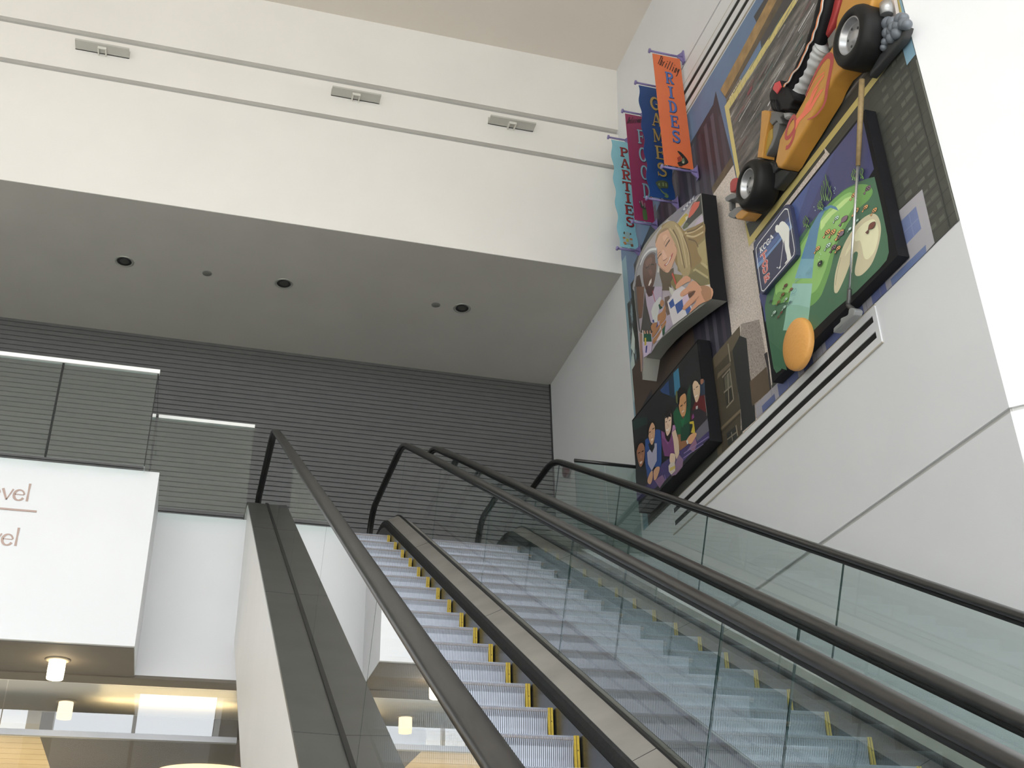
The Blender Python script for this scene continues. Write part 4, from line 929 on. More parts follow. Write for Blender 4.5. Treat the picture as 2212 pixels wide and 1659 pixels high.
# ================================================================== sculpted racing kart, half emerging from its poster
g = empty('racing_kart', at_x(1740, 250, XW-.1), 'sculpted yellow racing kart number 9 mounted on the mural with a black suited driver', 'race kart')
M_ky = mat('kart_yellow', rgb(198, 144, 66, 1.05), .38, noise=(4, .08, 3))
M_tyre = mat('tyre_rubber', (.012, .012, .012), .5, noise=(6, .2, 3), spec=.25)
M_rim = mat('wheel_silver', (.46, .46, .47), .3, metal=.7)
M_kg = mat('kart_grey', (.20, .20, .205), .4); M_kd = mat('kart_dark', (.045, .047, .048), .45)
M_suit = mat('black_racing_suit', (.010, .010, .012), .55, noise=(8, .3, 3), bump=(14, .4), spec=.25); M_kred = mat('kart_red', rgb(156, 58, 58, 1.4), .4)
OFF = .21
body = relief('kart_body', 'X', [(1673.5, 350), (1677, 330), (1683, 300), (1696, 275), (1714, 253), (1735, 215), (1758, 163), (1781, 125), (1798, 98), (1806, 40), (1820, -10), (1840, -60), (1900, -60), (1872, 40), (1846, 120), (1822, 148), (1802, 166), (1788, 190), (1779, 212), (1756, 250), (1736, 284), (1712, 322), (1694, 354), (1686, 364), (1678, 362)], OFF, .03, M_ky, g, .035, 4)
a = Art(OFF+.0015)
RD, CO = (154, 62, 60), (208, 104, 78)
a.line('O', [(340, 1180), (375, 1165), (420, 1090), (450, 980), (465, 860), (455, 790), (430, 785), (385, 860), (350, 960), (340, 1040), (365, 1055), (410, 1010), (450, 940)], .040, RD, True)
a.line('O', [(615, 820), (720, 770), (810, 660), (850, 560), (862, 440), (890, 300), (925, 120), (930, 30), (905, 0), (870, 10), (800, 90), (730, 210), (640, 400), (590, 520)], [.008+.05*math.sin(math.pi*min(1, i/52)) for i in range(53)], RD, True)
a.line('O', [(600, 530), (640, 440), (700, 340), (760, 270), (835, 215)], .012, CO, True); a.line('O', [(640, 600), (680, 480), (740, 380), (830, 250)], .022, CO, True)
a.poly('O', [(470, 830), (560, 720), (600, 620), (660, 540), (720, 430), (770, 380), (700, 520), (650, 640), (720, 540), (800, 440), (820, 430), (740, 560), (660, 700), (590, 770), (520, 840), (480, 920), (460, 960)], CO)
a.line('O', [(650, 650), (700, 560), (760, 470), (820, 432)], .010, CO, True); a.line('O', [(480, 900), (520, 800), (575, 715)], .018, CO, True)
a.done('number_decals', body)
def wheel(cx_, cy_, R, name, off=.30, width=.26):
    c = at_x(cx_, cy_, XW-off)
    b = bm_(); lathe(b, (XW-off, c.y, c.z), (1, 0, 0), [(R*.60, .03), (R*.62, .008), (R*.72, .0), (R*.86, .006), (R*.95, .03), (R, .065), (R, width-.05), (R*.96, width-.02), (R*.84, width)], 56); fix(b)
    w1 = link('wheel', b, M_tyre, g)
    b = bm_(); lathe(b, (XW-off, c.y, c.z), (1, 0, 0), [(R*.61, .02), (R*.58, .012), (R*.55, .02), (R*.53, .07), (R*.46, .085), (R*.40, .06), (R*.20, .062), (R*.18, .05), (R*.07, .048), (0, .046)], 48); fix(b); rm = link('rim', b, M_rim, w1)
    b = bm_()
    for k in range(5):
        an = math.radians(72*k+20); lathe(b, (XW-off+.058, c.y+R*.30*math.cos(an), c.z+R*.30*math.sin(an)), (-1, 0, 0), [(.011, 0), (.011, .004), (0, .004)], 10)
    fix(b); link('bolt_ring', b, M_kd, w1)
    return c
wheel(1610.5, 396, .242, 'front'); wheel(1830, 76, .262, 'rear')
relief('steering_arm', 'O', [(108, 745), (130, 720), (230, 715), (290, 695), (340, 678), (385, 715), (375, 820), (340, 800), (300, 760), (270, 790), (300, 870), (250, 880), (215, 830), (160, 890), (110, 830)], .14, .03, M_kg, g, .015, 3)
relief('suspension_strut', 'O', [(185, 850), (265, 845), (225, 1000), (170, 1150), (60, 1330), (10, 1330), (90, 1220), (150, 1120)], .12, .03, M_kg, g, .012, 3)
relief('front_wing', 'O', [(28, 708), (60, 698), (118, 705), (132, 745), (95, 900), (60, 1080), (35, 1310), (-30, 1310), (5, 1050), (20, 850)], .16, .03, M_ky, g, .014, 3)
relief('front_wing', 'O', [(95, 990), (165, 930), (165, 1050), (60, 1310), (30, 1310), (60, 1150)], .13, .03, mat('kart_ochre', rgb(150, 124, 56, 1.4), .5), g, .01, 2)
relief('front_bumper', 'J', [(215, 1060), (240, 1030), (330, 975), (400, 990), (400, 1060), (320, 1085), (270, 1120), (225, 1105)], .20, .08, M_kg, g, .02, 3, curve=True)
relief('front_bumper', 'J', [(285, 1090), (325, 1090), (330, 1290), (290, 1290)], .15, .10, M_kg, g, .012, 3)
relief('front_bumper', 'J', [(270, 1370), (300, 1310), (400, 1230), (470, 1215), (520, 1260), (420, 1380), (380, 1425), (310, 1410)], .20, .08, M_kg, g, .02, 3, curve=True)
relief('nose_block', 'J', [(392, 1385), (430, 1330), (510, 1262), (560, 1280), (640, 1310), (600, 1360), (520, 1440), (430, 1442)], .22, .08, M_ky, g, .014, 3)
relief('tail_light', 'J', [(302, 800), (315, 760), (345, 715), (385, 698), (420, 695), (470, 760), (400, 920), (370, 945), (312, 958), (302, 900)], .10, .03, M_kred, g, .012, 3)
relief('underbody_pod', 'J', [(1000, 790), (1020, 700), (1070, 630), (1140, 570), (1200, 548), (1300, 552), (1370, 572), (1330, 640), (1240, 760), (1120, 910), (1060, 880), (1012, 850)], .12, .03, M_kd, g, .03, 4)
relief('underbody_pod', 'J', [(1030, 420), (1090, 480), (1110, 420), (1120, 480), (1160, 520), (1100, 600), (1040, 640), (960, 600), (960, 440)], .14, .03, M_kd, g, .02, 3)
# ribbed white intake hose curving along the body
hp = [at_x(*q, XW-.13) for q in px('O', [(395, 800), (400, 690), (440, 570), (490, 470), (560, 330), (640, 200), (720, 70), (780, -40), (830, -120)])]
hp = catmull([tuple(p) for p in hp], 14, False); b = bm_(); nH = len(hp)
tube(b, hp, [(.045+.045*min(1, i/30))*(1+.035*math.sin(i*.62)) for i in range(nH)], 18); fix(b); link('ribbed_hose', b, mat('white_ribbed_hose', (.62, .63, .64), .45), g, True)
relief('hose_collar', 'K', [(380, 700), (540, 480), (600, 440), (520, 780), (410, 880)], .15, .03, mat('collar_grey', (.22, .215, .205), .5), g, .02, 3)
# driver: arm and glove in the black suit
arm = [at_x(*q, XW-.17) for q in px('X', [(1690, 212), (1702, 202), (1716, 186), (1736, 152), (1753, 118), (1767, 80), (1779, 40), (1789, 0), (1800, -50)])]
arm = catmull([tuple(p) for p in arm], 6, False)
drv = empty('driver_arm', at_x(1720, 160, XW-.17), None, None); drv.parent = g; drv.location = drv.location-g.location
b = bm_(); nA = len(arm); tube(b, arm, [.06+.026*min(1, i/20)+.003*math.sin(i*.7) for i in range(nA)], 20); fix(b)
o = link('suit_sleeve', b, M_suit, drv); o['label'] = 'black sleeve with orange piping'
relief('glove', 'O', [(130, 560), (128, 500), (150, 440), (190, 350), (250, 318), (300, 325), (345, 380), (400, 480), (440, 560), (400, 620), (380, 685), (310, 690), (250, 718), (205, 705), (150, 660)], .25, .10, M_suit, drv, .035, 4, curve=True)
relief('glove_patch', 'O', [(172, 405), (195, 350), (250, 322), (276, 400), (222, 492), (168, 435)], .262, .20, mat('red_glove_patch', rgb(178, 62, 66, 1.4), .4), drv, .012, 3)
for k in range(3): 
    o = relief('finger', 'O', [(135+k*28, 600+k*8), (150+k*28, 560), (165+k*28, 600), (185+k*26, 690), (200+k*26, 712), (175+k*26, 705), (155+k*28, 680)], .268, .20, M_suit, drv, .008, 2)
b = bm_(); st = [at_x(*q, XW-.262) for q in [(1693, 188), (1696, 182), (1703, 177), (1711, 160), (1722, 149), (1728, 138), (1734, 124), (1741, 110), (1745, 98), (1753, 88), (1757, 72), (1763, 59), (1767, 40), (1773, 24), (1775, 8), (1779, -10), (1786, -40)]]
st = catmull([tuple(p) for p in st], 4, False); tube(b, st, .009, 8); fix(b); link('orange_piping', b, mat('orange_piping', rgb(196, 116, 70, 1.4), .4), drv)
b = bm_(); tube(b, [Vector(p)+Vector((-.004, -.022, -.012)) for p in st], .006, 8); fix(b); link('white_piping', b, mat('white_piping', (.7, .68, .64), .4), drv)
relief('seat', 'K', [(285, 700), (300, 600), (330, 450), (380, 330), (430, 250), (500, -60), (620, -60), (560, 170), (490, 400), (420, 560)], .15, .03, M_kred, g, .02, 3)
# engine lumps and exhaust behind the rear wheel
M_eng = mat('engine_blue_grey', (.17, .19, .22), .4, metal=.2)
b = bm_()
for (u, v, r) in ((1480, 420, .055), (1560, 410, .05), (1700, 340, .05), (1760, 330, .042), (1480, 590, .05), (1560, 560, .05), (1660, 470, .05), (1600, 500, .055), (1770, 430, .05), (1820, 440, .042), (1430, 750, .035), (1400, 850, .03), (1640, 600, .05), (1540, 680, .045)):
    c = at_x(*px('K', [(u, v)])[0], XW-.11); lathe(b, c-Vector((r, 0, 0)), (1, 0, 0), [(r*math.sin(t_), r*(1-math.cos(t_))) for t_ in [math.pi*k/10 for k in range(11)]], 16)
fix(b); link('engine_block', b, M_eng, g)
relief('exhaust_pod', 'K', [(1800, 480), (1780, 560), (1700, 740), (1500, 960), (1250, 1260), (1140, 1380), (1150, 1280), (1300, 1020), (1450, 780), (1620, 640), (1730, 500), (1780, 470)], .10, .03, M_kd, g, .02, 3)
mc = [at_x(*q, XW-.12) for q in px('K', [(1440, 60), (1448, 150), (1455, 270)])]
b = bm_(); tube(b, mc, [.050, .054, .050], 18); fix(b); link('muffler', b, M_rim, g)
relief('rear_panel', 'K', [(1050, -60), (1570, -60), (1640, 330), (1500, 380), (1460, 80), (1100, 40)], .05, .018, mat('pale_rear_panel', rgb(176, 168, 164, 1.3), .5), g, .01, 2)
KART = 1.2
# ================================================================== round-topped photograph of two women
g = empty('photo_sign', at_x(1440, 640, XW-.2), 'round topped photo sign of two smiling women holding checked drink cups', 'sign', None)
O1 = .25
relief('sign_body', 'D', [(775, 62), (700, 110), (600, 190), (520, 252), (450, 315), (380, 395), (330, 470), (290, 550), (264, 640), (250, 760), (252, 860), (262, 960), (275, 1060), (285, 1160), (296, 1270), (306, 1380), (318, 1515), (330, 1440), (345, 1345), (400, 1270), (470, 1190), (560, 1110), (700, 1000), (856, 886), (820, 560), (800, 330)], O1, .08, mat('sign_side_grey', (.30, .30, .27), .6), g, 0, smooth=False)
sb_ = bpy.data.objects[-1] if False else [o_ for o_ in g.children if o_.name.startswith('sign_body')][0]
sb_.data.materials.append(M_sblack)
for p_ in sb_.data.polygons:
    if (p_.normal.y < -.75 and (p_.center.y+root_loc(g).y) < 9.3) or p_.normal.z > .1: p_.material_index = 1
for yy, zz in ((9.0, 6.9), (9.9, 6.9), (9.5, 7.3)):
    b = bm_(); box(b, XW-.085, XW-.016, yy-.03, yy+.03, zz-.03, zz+.03); fix(b); link('wall_standoff', b, M_sblack, g)
a = Art(O1+.001)
WH, HB, SK, SK2 = (190, 186, 186), (164, 146, 106), (204, 160, 132), (92, 68, 58)
a.poly('G', [(1290, -10), (1240, 10), (1070, 130), (900, 260), (740, 410), (620, 540), (480, 720), (370, 880), (280, 1040), (210, 1200), (170, 1400), (160, 1659), (1465, 1659), (1340, 700)], (168, 164, 168))
a.poly('H', [(235, -10), (1470, -10), (1490, 185), (1290, 290), (860, 630), (620, 880), (500, 1080), (380, 1150), (370, 1300), (340, 1380), (300, 900), (255, 350)], (168, 160, 170))
# bright clutter at the top
a.poly('G', [(1290, -5), (1240, 10), (1060, 140), (900, 260), (720, 430), (880, 480), (1000, 330), (1170, 120)], (122, 120, 132))
for k in range(9): a.poly('G', [(960+k*26, 300-k*30), (978+k*26, 260-k*30), (1020+k*22, 200-k*26), (1000+k*24, 290-k*28)], (196, 198, 204) if k % 2 else (84, 92, 120))
a.poly('G', [(1290, 0), (1320, 320), (1180, 440), (1060, 560), (980, 560), (1120, 330), (1190, 150)], (44, 46, 42))
a.poly('G', [(1080, 390), (1100, 300), (1150, 180), (1200, 130), (1280, 120), (1260, 200), (1170, 330), (1100, 400)], (196, 92, 74)); a.poly('G', [(1100, 260), (1170, 130), (1220, 110), (1180, 140), (1110, 250)], (120, 40, 34))
a.poly('G', [(900, 500), (960, 400), (1040, 320), (1080, 350), (1030, 450), (940, 560)], (186, 164, 72)); a.poly('G', [(1030, 390), (1070, 365), (1060, 430), (1040, 450)], (206, 200, 180))
a.poly('G', [(980, 560), (1040, 480), (1085, 490), (1070, 560), (1000, 600)], (84, 92, 66))
a.poly('G', [(1190, 530), (1230, 440), (1325, 350), (1340, 470)], (184, 172, 190))
# blonde woman: jacket, hair, face
a.poly('G', [(1340, 460), (1200, 540), (1060, 590), (1000, 640), (880, 900), (900, 1300), (1060, 1400), (1250, 1500), (1300, 1570), (1450, 1530), (1400, 1000)], (134, 122, 80))
a.poly('G', [(1215, 900), (1330, 800), (1370, 760), (1400, 1200), (1200, 1150), (1240, 1050)], (164, 150, 104)); a.poly('G', [(1160, 1290), (1200, 1260), (1420, 1400), (1420, 1440), (1180, 1340)], (176, 164, 122))
a.poly('G', [(1290, 1180), (1330, 1160), (1410, 1220), (1410, 1280)], (180, 168, 124)); a.poly('G', [(800, 1350), (1000, 1380), (860, 1640), (760, 1500)], (128, 118, 74)); a.poly('G', [(1080, 1380), (1200, 1300), (1430, 1450), (1420, 1530), (1290, 1560)], (120, 112, 78))
a.poly('G', [(620, 560), (720, 470), (820, 455), (900, 500), (960, 560), (1010, 620), (1100, 600), (1340, 480), (1360, 700), (1240, 860), (1250, 1000), (1310, 1130), (1170, 1240), (1110, 1300), (1060, 1400), (980, 1340), (900, 1240), (840, 1100), (760, 700)], (140, 116, 72), True)
a.poly('G', [(540, 700), (600, 600), (720, 480), (820, 460), (900, 520), (980, 640), (1020, 800), (1060, 1000), (1120, 1240), (1080, 1390), (1000, 1400), (940, 1300), (900, 1200), (880, 1000), (820, 800), (740, 620), (680, 580), (600, 660), (540, 800)], HB, True)
for q in ([(760, 580), (860, 720), (920, 900), (980, 1200)], [(860, 520), (950, 700), (1010, 950), (1060, 1250)], [(900, 560), (1010, 760), (1080, 1000), (1100, 1200)], [(1020, 660), (1150, 640), (1330, 540)], [(1050, 700), (1180, 720), (1340, 640)]):
    a.line('G', q, .020, (190, 172, 132), True)
for q in ([(820, 600), (900, 760), (960, 980), (1020, 1260)], [(1000, 700), (1060, 860), (1110, 1060), (1130, 1250)], [(1060, 640), (1200, 600), (1330, 500)], [(1080, 760), (1200, 800), (1250, 900)]): a.line('G', q, .018, (104, 84, 54), True)
a.poly('G', [(590, 1250), (700, 1320), (830, 1250), (830, 1400), (780, 1500), (800, 1640), (620, 1640), (590, 1400)], (92, 80, 62))
a.poly('G', [(520, 860), (540, 760), (620, 650), (700, 590), (740, 610), (790, 720), (850, 830), (888, 930), (880, 1020), (840, 1130), (800, 1240), (740, 1330), (680, 1320), (620, 1270), (580, 1200), (560, 1100), (540, 980)], SK, True)
a.poly('G', [(520, 840), (560, 740), (600, 670), (740, 590), (700, 570), (640, 600), (560, 680), (522, 780)], (150, 124, 96), True)
a.poly('G', [(640, 720), (700, 680), (740, 760), (680, 800)], (214, 174, 148), True)
a.line('G', [(690, 890), (720, 840), (765, 775)], .024, (84, 62, 52), True); a.line('G', [(665, 860), (690, 790), (740, 730)], .010, (140, 108, 86), True)
a.line('G', [(560, 1100), (585, 1050), (625, 1010)], .020, (96, 70, 58), True); a.line('G', [(556, 1040), (580, 1000), (610, 975)], .010, (140, 104, 84), True)
a.poly('G', [(640, 940), (680, 980), (720, 1080), (680, 1120), (650, 1120), (640, 1040)], (216, 176, 156), True); a.line('G', [(650, 1130), (690, 1115), (720, 1080)], .012, (150, 104, 88), True)
a.poly('G', [(670, 1200), (720, 1160), (770, 1080), (800, 1020), (822, 1000), (790, 1100), (730, 1190), (690, 1225)], (168, 84, 80), True); a.poly('G', [(690, 1200), (735, 1150), (775, 1060), (780, 1080), (740, 1165), (705, 1205)], (222, 214, 206), True)
a.line('G', [(560, 1180), (620, 1260), (690, 1310)], .014, (176, 128, 106), True); a.line('G', [(850, 850), (884, 930), (876, 1030), (800, 1240)], .012, (170, 126, 100), True)
# second woman: scarf, face, white shirt
a.poly('G', [(160, 1659), (170, 1400), (230, 1180), (300, 1020), (390, 910), (460, 885), (530, 900), (550, 960), (548, 1150), (560, 1280), (600, 1400), (610, 1659)], (150, 150, 156), True)
a.poly('G', [(300, 1300), (330, 1130), (390, 1030), (460, 985), (520, 1000), (510, 1060), (400, 1080), (340, 1200), (330, 1400)], (96, 92, 96), True); a.line('G', [(260, 1200), (320, 1060), (420, 950), (540, 930)], .028, (206, 208, 210), True); a.line('G', [(180, 1500), (210, 1280), (280, 1100)], .030, (120, 120, 128), True)
a.poly('G', [(302, 1350), (315, 1180), (370, 1070), (460, 1010), (520, 1060), (540, 1200), (520, 1400), (480, 1560), (440, 1640), (380, 1659), (330, 1560)], SK2, True)
a.poly('G', [(345, 1160), (400, 1090), (460, 1080), (450, 1180), (380, 1240)], (112, 82, 70), True); a.line('G', [(355, 1260), (400, 1230), (420, 1190)], .014, (40, 26, 24), True); a.line('G', [(440, 1200), (470, 1190), (500, 1200)], .014, (40, 26, 24), True)
a.poly('G', [(400, 1300), (440, 1280), (470, 1340), (430, 1380)], (110, 78, 66), True); a.poly('G', [(398, 1555), (420, 1480), (455, 1430), (450, 1500), (415, 1560)], (220, 214, 208))
a.poly('G', [(515, 1060), (545, 960), (555, 1180), (520, 1170)], (120, 130, 142)); a.poly('G', [(550, 1330), (570, 1210), (590, 1290), (575, 1330)], (208, 206, 200))
a.poly('G', [(160, 1659), (200, 1400), (250, 1370), (290, 1560), (300, 1659)], (66, 50, 44))
a.poly('H', [(250, -5), (390, -5), (370, 300), (350, 500), (300, 520), (270, 350)], (110, 82, 66)); a.poly('H', [(225, -5), (262, -5), (290, 400), (330, 750), (300, 700), (260, 400)], (92, 94, 98))
a.poly('H', [(360, 500), (400, 60), (440, 300), (520, 560), (520, 800), (330, 740)], (76, 74, 72))
a.poly('H', [(405, 90), (450, 160), (520, 130), (560, -5), (680, -5), (680, 200), (760, 700), (700, 780), (600, 600), (500, 580), (430, 300)], (176, 164, 184)); a.poly('H', [(420, -5), (560, -5), (520, 140), (460, 160), (420, 80)], (72, 50, 48))
a.poly('H', [(720, 170), (800, 140), (840, 420), (770, 470), (730, 380)], (104, 90, 84)); a.poly('H', [(740, 480), (830, 430), (860, 630), (740, 740), (720, 600)], (170, 160, 178))
a.line('H', [(525, 60), (575, 270)], .012, (176, 60, 76))
a.poly('H', [(500, 400), (540, 280), (640, 160), (668, 170), (640, 270), (620, 430), (590, 600), (540, 560)], (196, 200, 198)); a.poly('H', [(620, 290), (650, 270), (690, 340), (640, 370)], (40, 84, 66)); a.poly('H', [(520, 540), (548, 530), (555, 580), (530, 575)], (52, 66, 136)); a.poly('H', [(575, 650), (605, 560), (612, 640), (580, 690)], (52, 66, 136))
a.poly('H', [(590, 880), (660, 640), (690, 800), (640, 860)], (206, 196, 206)); a.poly('H', [(660, 620), (740, 560), (720, 760), (690, 790), (680, 690)], (34, 84, 62))
HN = (166, 120, 84)
for q in ([(650, 240), (680, 205), (710, 240), (700, 300), (670, 320), (650, 290)], [(610, 460), (680, 400), (730, 300), (738, 420), (700, 480), (620, 560)], [(640, 560), (735, 430), (735, 520), (660, 610)], [(665, 640), (740, 540), (740, 600), (680, 690)],
          [(500, 640), (540, 590), (600, 580), (570, 680), (520, 720)], [(510, 760), (560, 690), (650, 600), (650, 640), (590, 740), (530, 820)], [(530, 860), (600, 770), (670, 680), (660, 740), (600, 850), (540, 930)]): a.poly('H', q, HN, True)
# blonde woman's hand and her blue checked cup
a.poly('G', [(750, 1580), (800, 1620), (830, 1659), (790, 1659)], (204, 204, 196)); a.line('G', [(805, 1345), (870, 1530)], .030, (190, 76, 66))
a.poly('H', [(765, 240), (830, 160), (870, 70), (1000, -20), (1060, 20), (1110, 150), (1170, 350), (1090, 450), (860, 625), (810, 440)], (208, 204, 208)); a.poly('H', [(795, -5), (860, 30), (870, 80), (835, 140), (800, 60)], (202, 202, 192))
for q in ([(788, 260), (858, 185), (888, 300), (820, 355)], [(888, 290), (1010, 195), (1030, 345), (930, 440)], [(1058, 370), (1130, 310), (1158, 370), (1085, 450)]): a.poly('H', q, (58, 88, 152))
a.poly('H', [(1010, 195), (1090, 60), (1110, 150), (1120, 300), (1030, 345)], (206, 186, 206))
HL = (206, 154, 124)
a.poly('H', [(1100, 0), (1470, 0), (1488, 180), (1300, 280), (1160, 400), (1130, 410), (1240, 220), (1200, 100)], HL, True)
a.poly('G', [(1290, 1570), (1450, 1530), (1465, 1659), (1300, 1659)], (206, 196, 184)); a.poly('H', [(1300, 0), (1455, 0), (1480, 170), (1380, 230)], (168, 126, 96), True)
for q in ([(975, 110), (1010, 60), (1090, 0), (1180, -30), (1240, 10), (1200, 60), (1090, 110), (1010, 155), (980, 145)], [(1018, 330), (1060, 270), (1150, 170), (1240, 90), (1290, 130), (1220, 230), (1120, 310), (1060, 370), (1020, 365)], [(1130, 400), (1200, 290), (1290, 190), (1350, 210), (1270, 300), (1170, 390)]): a.poly('H', q, HL, True)
a.poly('G', [(865, 1590), (880, 1530), (960, 1440), (1040, 1390), (1110, 1420), (1120, 1480), (1060, 1500), (960, 1560), (890, 1610)], HL, True); a.poly('G', [(1110, 1500), (1200, 1480), (1290, 1580), (1290, 1659), (1040, 1659)], HL, True)
a.poly('H', [(1105, 90), (1200, 60), (1220, 80), (1130, 180)], (96, 66, 52), True)
a.line('H', [(1020, 150), (1110, 100), (1190, 60)], .008, (160, 110, 88)); a.line('H', [(1060, 365), (1160, 280), (1280, 150)], .008, (160, 110, 88))
# small cup with printed badge at the left edge
a.poly('H', [(360, 730), (380, 770), (510, 750), (520, 900), (500, 1070), (380, 1150), (360, 1000)], (190, 176, 200)); a.poly('H', [(378, 745), (500, 760), (512, 890), (378, 890)], (34, 84, 66)); a.poly('H', [(395, 830), (422, 825), (424, 940), (395, 955)], (190, 170, 66)); a.poly('H', [(415, 960), (442, 952), (430, 1070), (408, 1070)], (58, 64, 130))
a.poly('H', [(358, 700), (372, 705), (378, 800), (372, 900), (362, 900)], (206, 200, 196)); 
for k in range(3): a.poly('H', [(385+k*45, 715), (400+k*45, 705), (415+k*40, 760), (390+k*45, 765)], (180, 140, 120))
a.poly('H', [(312, 745), (355, 760), (362, 1120), (350, 1380), (335, 1380), (318, 1050)], (150, 122, 110))
a.done('photograph', g)

# ================================================================== boxed photograph of five friends
PY0, PY1, PZ0, PZ1, PD = 9.125, 11.005, 4.955, 6.125, .15
g = empty('photo_sign', (XW, (PY0+PY1)/2, PZ0), 'black boxed photo sign of five young people leaning on a purple table', 'sign', None)
b = bm_(); box(b, XW-PD, XW-.017, PY0, PY1, PZ0, PZ1); fix(b); link('sign_case', b, M_sblack, g)
a = Art(PD+.001)
a.quad([(PY1-.012, PZ0+.012), (PY0+.035, PZ0+.03), (PY0+.035, PZ1-.02), (PY1-.012, PZ1-.02)], (36, 38, 40))
a.poly('I', [(520, 300), (650, 150), (665, 375), (560, 340)], (44, 68, 114)); a.poly('I', [(650, 150), (720, 60), (745, 420), (665, 380)], (32, 50, 68)); a.poly('I', [(722, 40), (800, -40), (825, 250), (745, 380)], (58, 118, 150))
a.poly('I', [(112, 780), (150, 720), (330, 690), (340, 800), (120, 900)], (38, 56, 54))
a.poly('I', [(165, 1640), (330, 1560), (640, 1330), (860, 1080), (1060, 900), (1240, 760), (1262, 1010), (1000, 1220), (760, 1480), (600, 1640), (320, 1860), (180, 1960)], (66, 58, 104))
a.poly('I', [(1040, 960), (1100, 860), (1230, 700), (1255, 900), (1080, 1060)], (100, 98, 108)); a.poly('I', [(690, 1580), (800, 1250), (870, 1330), (860, 1440), (760, 1560)], (130, 106, 132)); a.poly('I', [(950, 1170), (1050, 1010), (1075, 1100), (1030, 1220)], (140, 104, 130)); a.poly('I', [(440, 1640), (560, 1560), (600, 1640), (520, 1760)], (128, 100, 130))
for q in ([(880, 1240), (1250, 990)], [(870, 1310), (1170, 1100)], [(590, 1560), (610, 1640)], [(935, 1190), (985, 1160)]): a.line('I', q, .010, (134, 122, 164))
FC = (186, 150, 116)
# person in the red top
a.poly('I', [(1045, 470), (1090, 400), (1190, 350), (1230, 700), (1060, 900), (980, 720), (1010, 560)], (92, 30, 34)); a.poly('I', [(1000, 600), (1100, 560), (1225, 640), (1230, 720), (1060, 900), (990, 760)], (44, 40, 46)); a.poly('I', [(1120, 220), (1190, 140), (1195, 360), (1130, 380)], (42, 56, 76))
a.poly('I', [(1010, 200), (1050, 145), (1110, 180), (1120, 330), (1090, 450), (1060, 475), (1035, 400), (1020, 330)], (204, 178, 150), True); a.poly('I', [(1000, 240), (1010, 150), (1070, 125), (1130, 150), (1135, 200), (1110, 215), (1080, 170), (1035, 160)], (26, 24, 26), True); a.poly('I', [(1130, 140), (1170, 130), (1172, 180), (1135, 210)], (150, 104, 84), True)
a.line('I', [(1060, 260), (1090, 235)], .010, (50, 36, 32)); a.line('I', [(1045, 395), (1085, 370)], .014, (226, 214, 204)); a.line('I', [(1028, 285), (1040, 280)], .010, (60, 40, 34))
a.poly('I', [(1058, 540), (1088, 525), (1085, 575), (1060, 585)], (170, 170, 172)); a.line('I', [(1190, 370), (1225, 680)], .008, (150, 150, 150))
# person in the green top
a.poly('I', [(720, 640), (780, 540), (850, 700), (900, 660), (970, 380), (975, 700), (960, 940), (840, 1050), (790, 960), (730, 760)], (36, 88, 60)); a.poly('I', [(830, 850), (970, 760), (965, 930), (920, 1050), (840, 1050)], (32, 66, 50)); a.poly('I', [(925, 340), (980, 200), (985, 560), (940, 640)], (40, 74, 56)); a.poly('I', [(755, 330), (780, 290), (790, 500), (765, 480)], (96, 104, 64))
a.poly('I', [(830, 740), (910, 700), (860, 860)], (38, 106, 70))
a.poly('I', [(812, 400), (890, 340), (915, 420), (912, 600), (880, 700), (855, 700), (820, 620), (805, 520)], (190, 142, 100), True); a.poly('I', [(795, 500), (790, 330), (830, 250), (930, 300), (920, 380), (890, 345), (825, 400), (812, 500)], (24, 22, 24), True)
a.line('I', [(828, 540), (860, 515)], .014, (40, 28, 24)); a.line('I', [(885, 500), (912, 460)], .014, (40, 28, 24)); a.line('I', [(850, 625), (885, 600)], .016, (210, 190, 176)); a.poly('I', [(870, 540), (890, 530), (895, 580), (868, 590)], (204, 160, 120)); a.poly('I', [(855, 690), (885, 680), (880, 720), (860, 715)], (120, 80, 64))
a.poly('I', [(790, 960), (830, 950), (835, 1060), (930, 1040), (950, 1100), (820, 1200), (790, 1100)], (140, 100, 72)); a.poly('I', [(920, 1060), (940, 1010), (980, 960), (1040, 930), (1070, 950), (1040, 1020), (980, 1100)], (206, 160, 122), True)
a.poly('I', [(965, 770), (1025, 755), (1050, 940), (985, 930), (1010, 840), (1010, 800), (965, 800)], (190, 170, 62)); a.poly('I', [(1000, 690), (1020, 645), (1035, 700), (1000, 740)], (132, 66, 122)); a.poly('I', [(915, 1050), (940, 1040), (945, 1100), (925, 1100)], (196, 196, 196))
# person in pink
a.poly('I', [(540, 900), (600, 930), (700, 830), (740, 810), (765, 860), (730, 1000), (740, 1250), (680, 1290), (590, 1280), (550, 1100)], (112, 66, 112)); a.poly('I', [(545, 900), (600, 960), (650, 1080), (690, 1000), (640, 1110), (590, 1040), (550, 1000)], (130, 84, 130)); a.poly('I', [(700, 820), (745, 820), (755, 870), (700, 930)], (168, 128, 164))
a.poly('I', [(700, 930), (755, 880), (800, 1050), (812, 1240), (770, 1330), (740, 1220), (725, 1060)], (202, 180, 158)); a.poly('I', [(595, 940), (590, 680), (640, 580), (680, 555), (700, 640), (715, 820), (660, 1060), (610, 1020)], (34, 30, 32), True)
a.poly('I', [(600, 700), (640, 660), (685, 640), (695, 760), (680, 900), (640, 975), (620, 960), (600, 860)], (210, 184, 162), True); a.poly('I', [(600, 720), (610, 660), (680, 600), (690, 700), (655, 690), (635, 740), (630, 700)], (38, 32, 34)); a.line('I', [(608, 775), (628, 762)], .010, (60, 44, 40)); a.line('I', [(655, 755), (680, 735)], .010, (60, 44, 40)); a.poly('I', [(612, 880), (640, 880), (668, 850), (645, 905), (620, 905)], (230, 216, 206)); a.line('I', [(640, 800), (648, 840)], .012, (190, 150, 130))
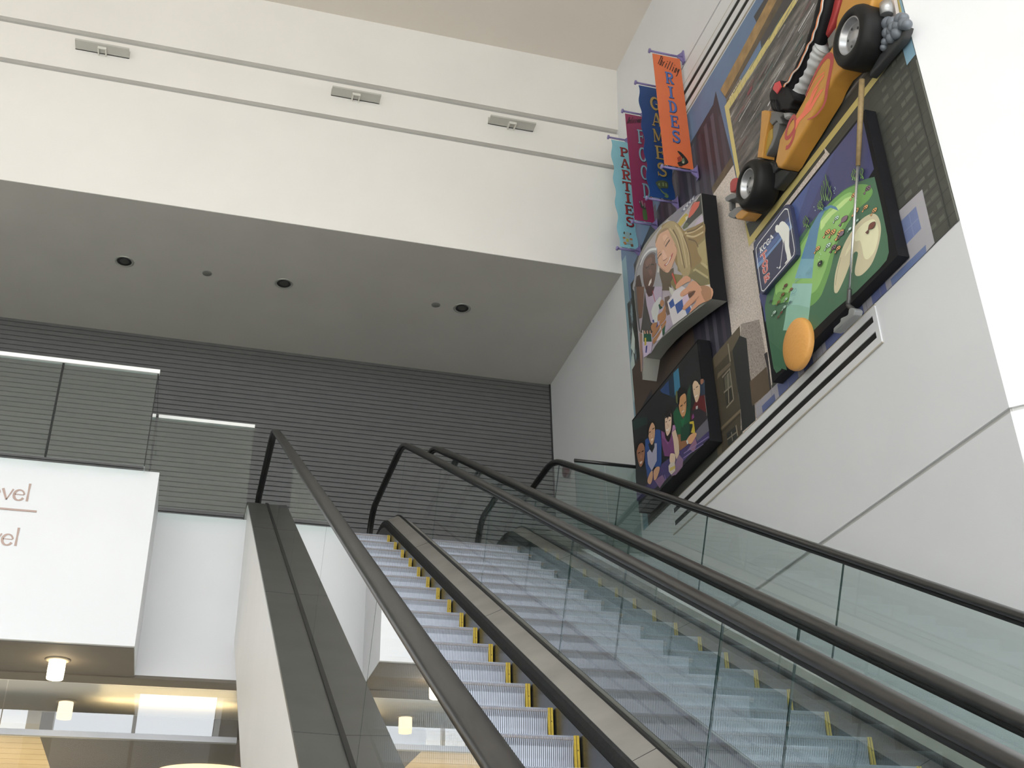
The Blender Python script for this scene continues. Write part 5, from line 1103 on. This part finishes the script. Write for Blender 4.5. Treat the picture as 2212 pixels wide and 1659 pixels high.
a.poly('I', [(672, 1270), (690, 1240), (750, 1260), (745, 1380), (700, 1400), (668, 1360)], (206, 182, 160), True); a.poly('I', [(650, 1430), (680, 1380), (745, 1370), (750, 1500), (690, 1560), (655, 1510)], (196, 186, 176)); a.poly('I', [(668, 1460), (750, 1420), (750, 1465), (670, 1510)], (188, 170, 96))
# person in blue and white raglan
a.poly('I', [(300, 1040), (340, 1010), (400, 1100), (460, 880), (530, 890), (545, 1050), (545, 1380), (520, 1450), (440, 1440), (330, 1600), (300, 1350)], (46, 76, 134)); a.poly('I', [(330, 1230), (370, 1180), (410, 1230), (440, 1090), (475, 1090), (475, 1350), (400, 1500), (345, 1400)], (160, 160, 180)); a.poly('I', [(350, 1100), (440, 1040), (440, 1150), (405, 1230), (370, 1180)], (34, 38, 44))
a.poly('I', [(350, 880), (400, 780), (440, 800), (448, 940), (430, 1060), (400, 1112), (370, 1060), (352, 980)], (196, 156, 126), True); a.poly('I', [(335, 980), (330, 820), (380, 755), (440, 770), (455, 860), (430, 800), (400, 785), (360, 880), (355, 960)], (22, 20, 22), True); a.line('I', [(362, 930), (385, 915)], .012, (44, 30, 26)); a.line('I', [(410, 880), (442, 860)], .012, (44, 30, 26)); a.poly('I', [(385, 1030), (415, 1010), (425, 1030), (400, 1060)], (226, 210, 198)); a.poly('I', [(385, 960), (405, 950), (410, 995), (385, 995)], (210, 172, 142))
a.poly('I', [(430, 1600), (430, 1500), (480, 1440), (520, 1460), (480, 1600), (440, 1640)], (190, 148, 118), True); a.poly('I', [(335, 1659), (370, 1540), (410, 1500), (415, 1600), (380, 1700)], (196, 154, 122), True)
# person at the left
a.poly('I', [(160, 1460), (240, 1400), (320, 1480), (340, 1700), (180, 1800), (160, 1600)], (40, 42, 46)); a.poly('I', [(175, 1200), (210, 1110), (270, 1080), (295, 1180), (285, 1340), (250, 1430), (220, 1430), (190, 1330)], (150, 106, 82), True); a.poly('I', [(160, 1240), (165, 1120), (230, 1020), (295, 1050), (300, 1150), (260, 1085), (210, 1110), (180, 1190)], (22, 20, 22), True)
a.line('I', [(195, 1240), (225, 1225)], .012, (38, 24, 20)); a.line('I', [(250, 1215), (280, 1200)], .012, (38, 24, 20)); a.poly('I', [(218, 1370), (262, 1350), (250, 1390), (225, 1400)], (220, 204, 192)); a.poly('I', [(225, 1270), (250, 1260), (255, 1310), (225, 1315)], (170, 122, 96))
a.done('photograph', g)
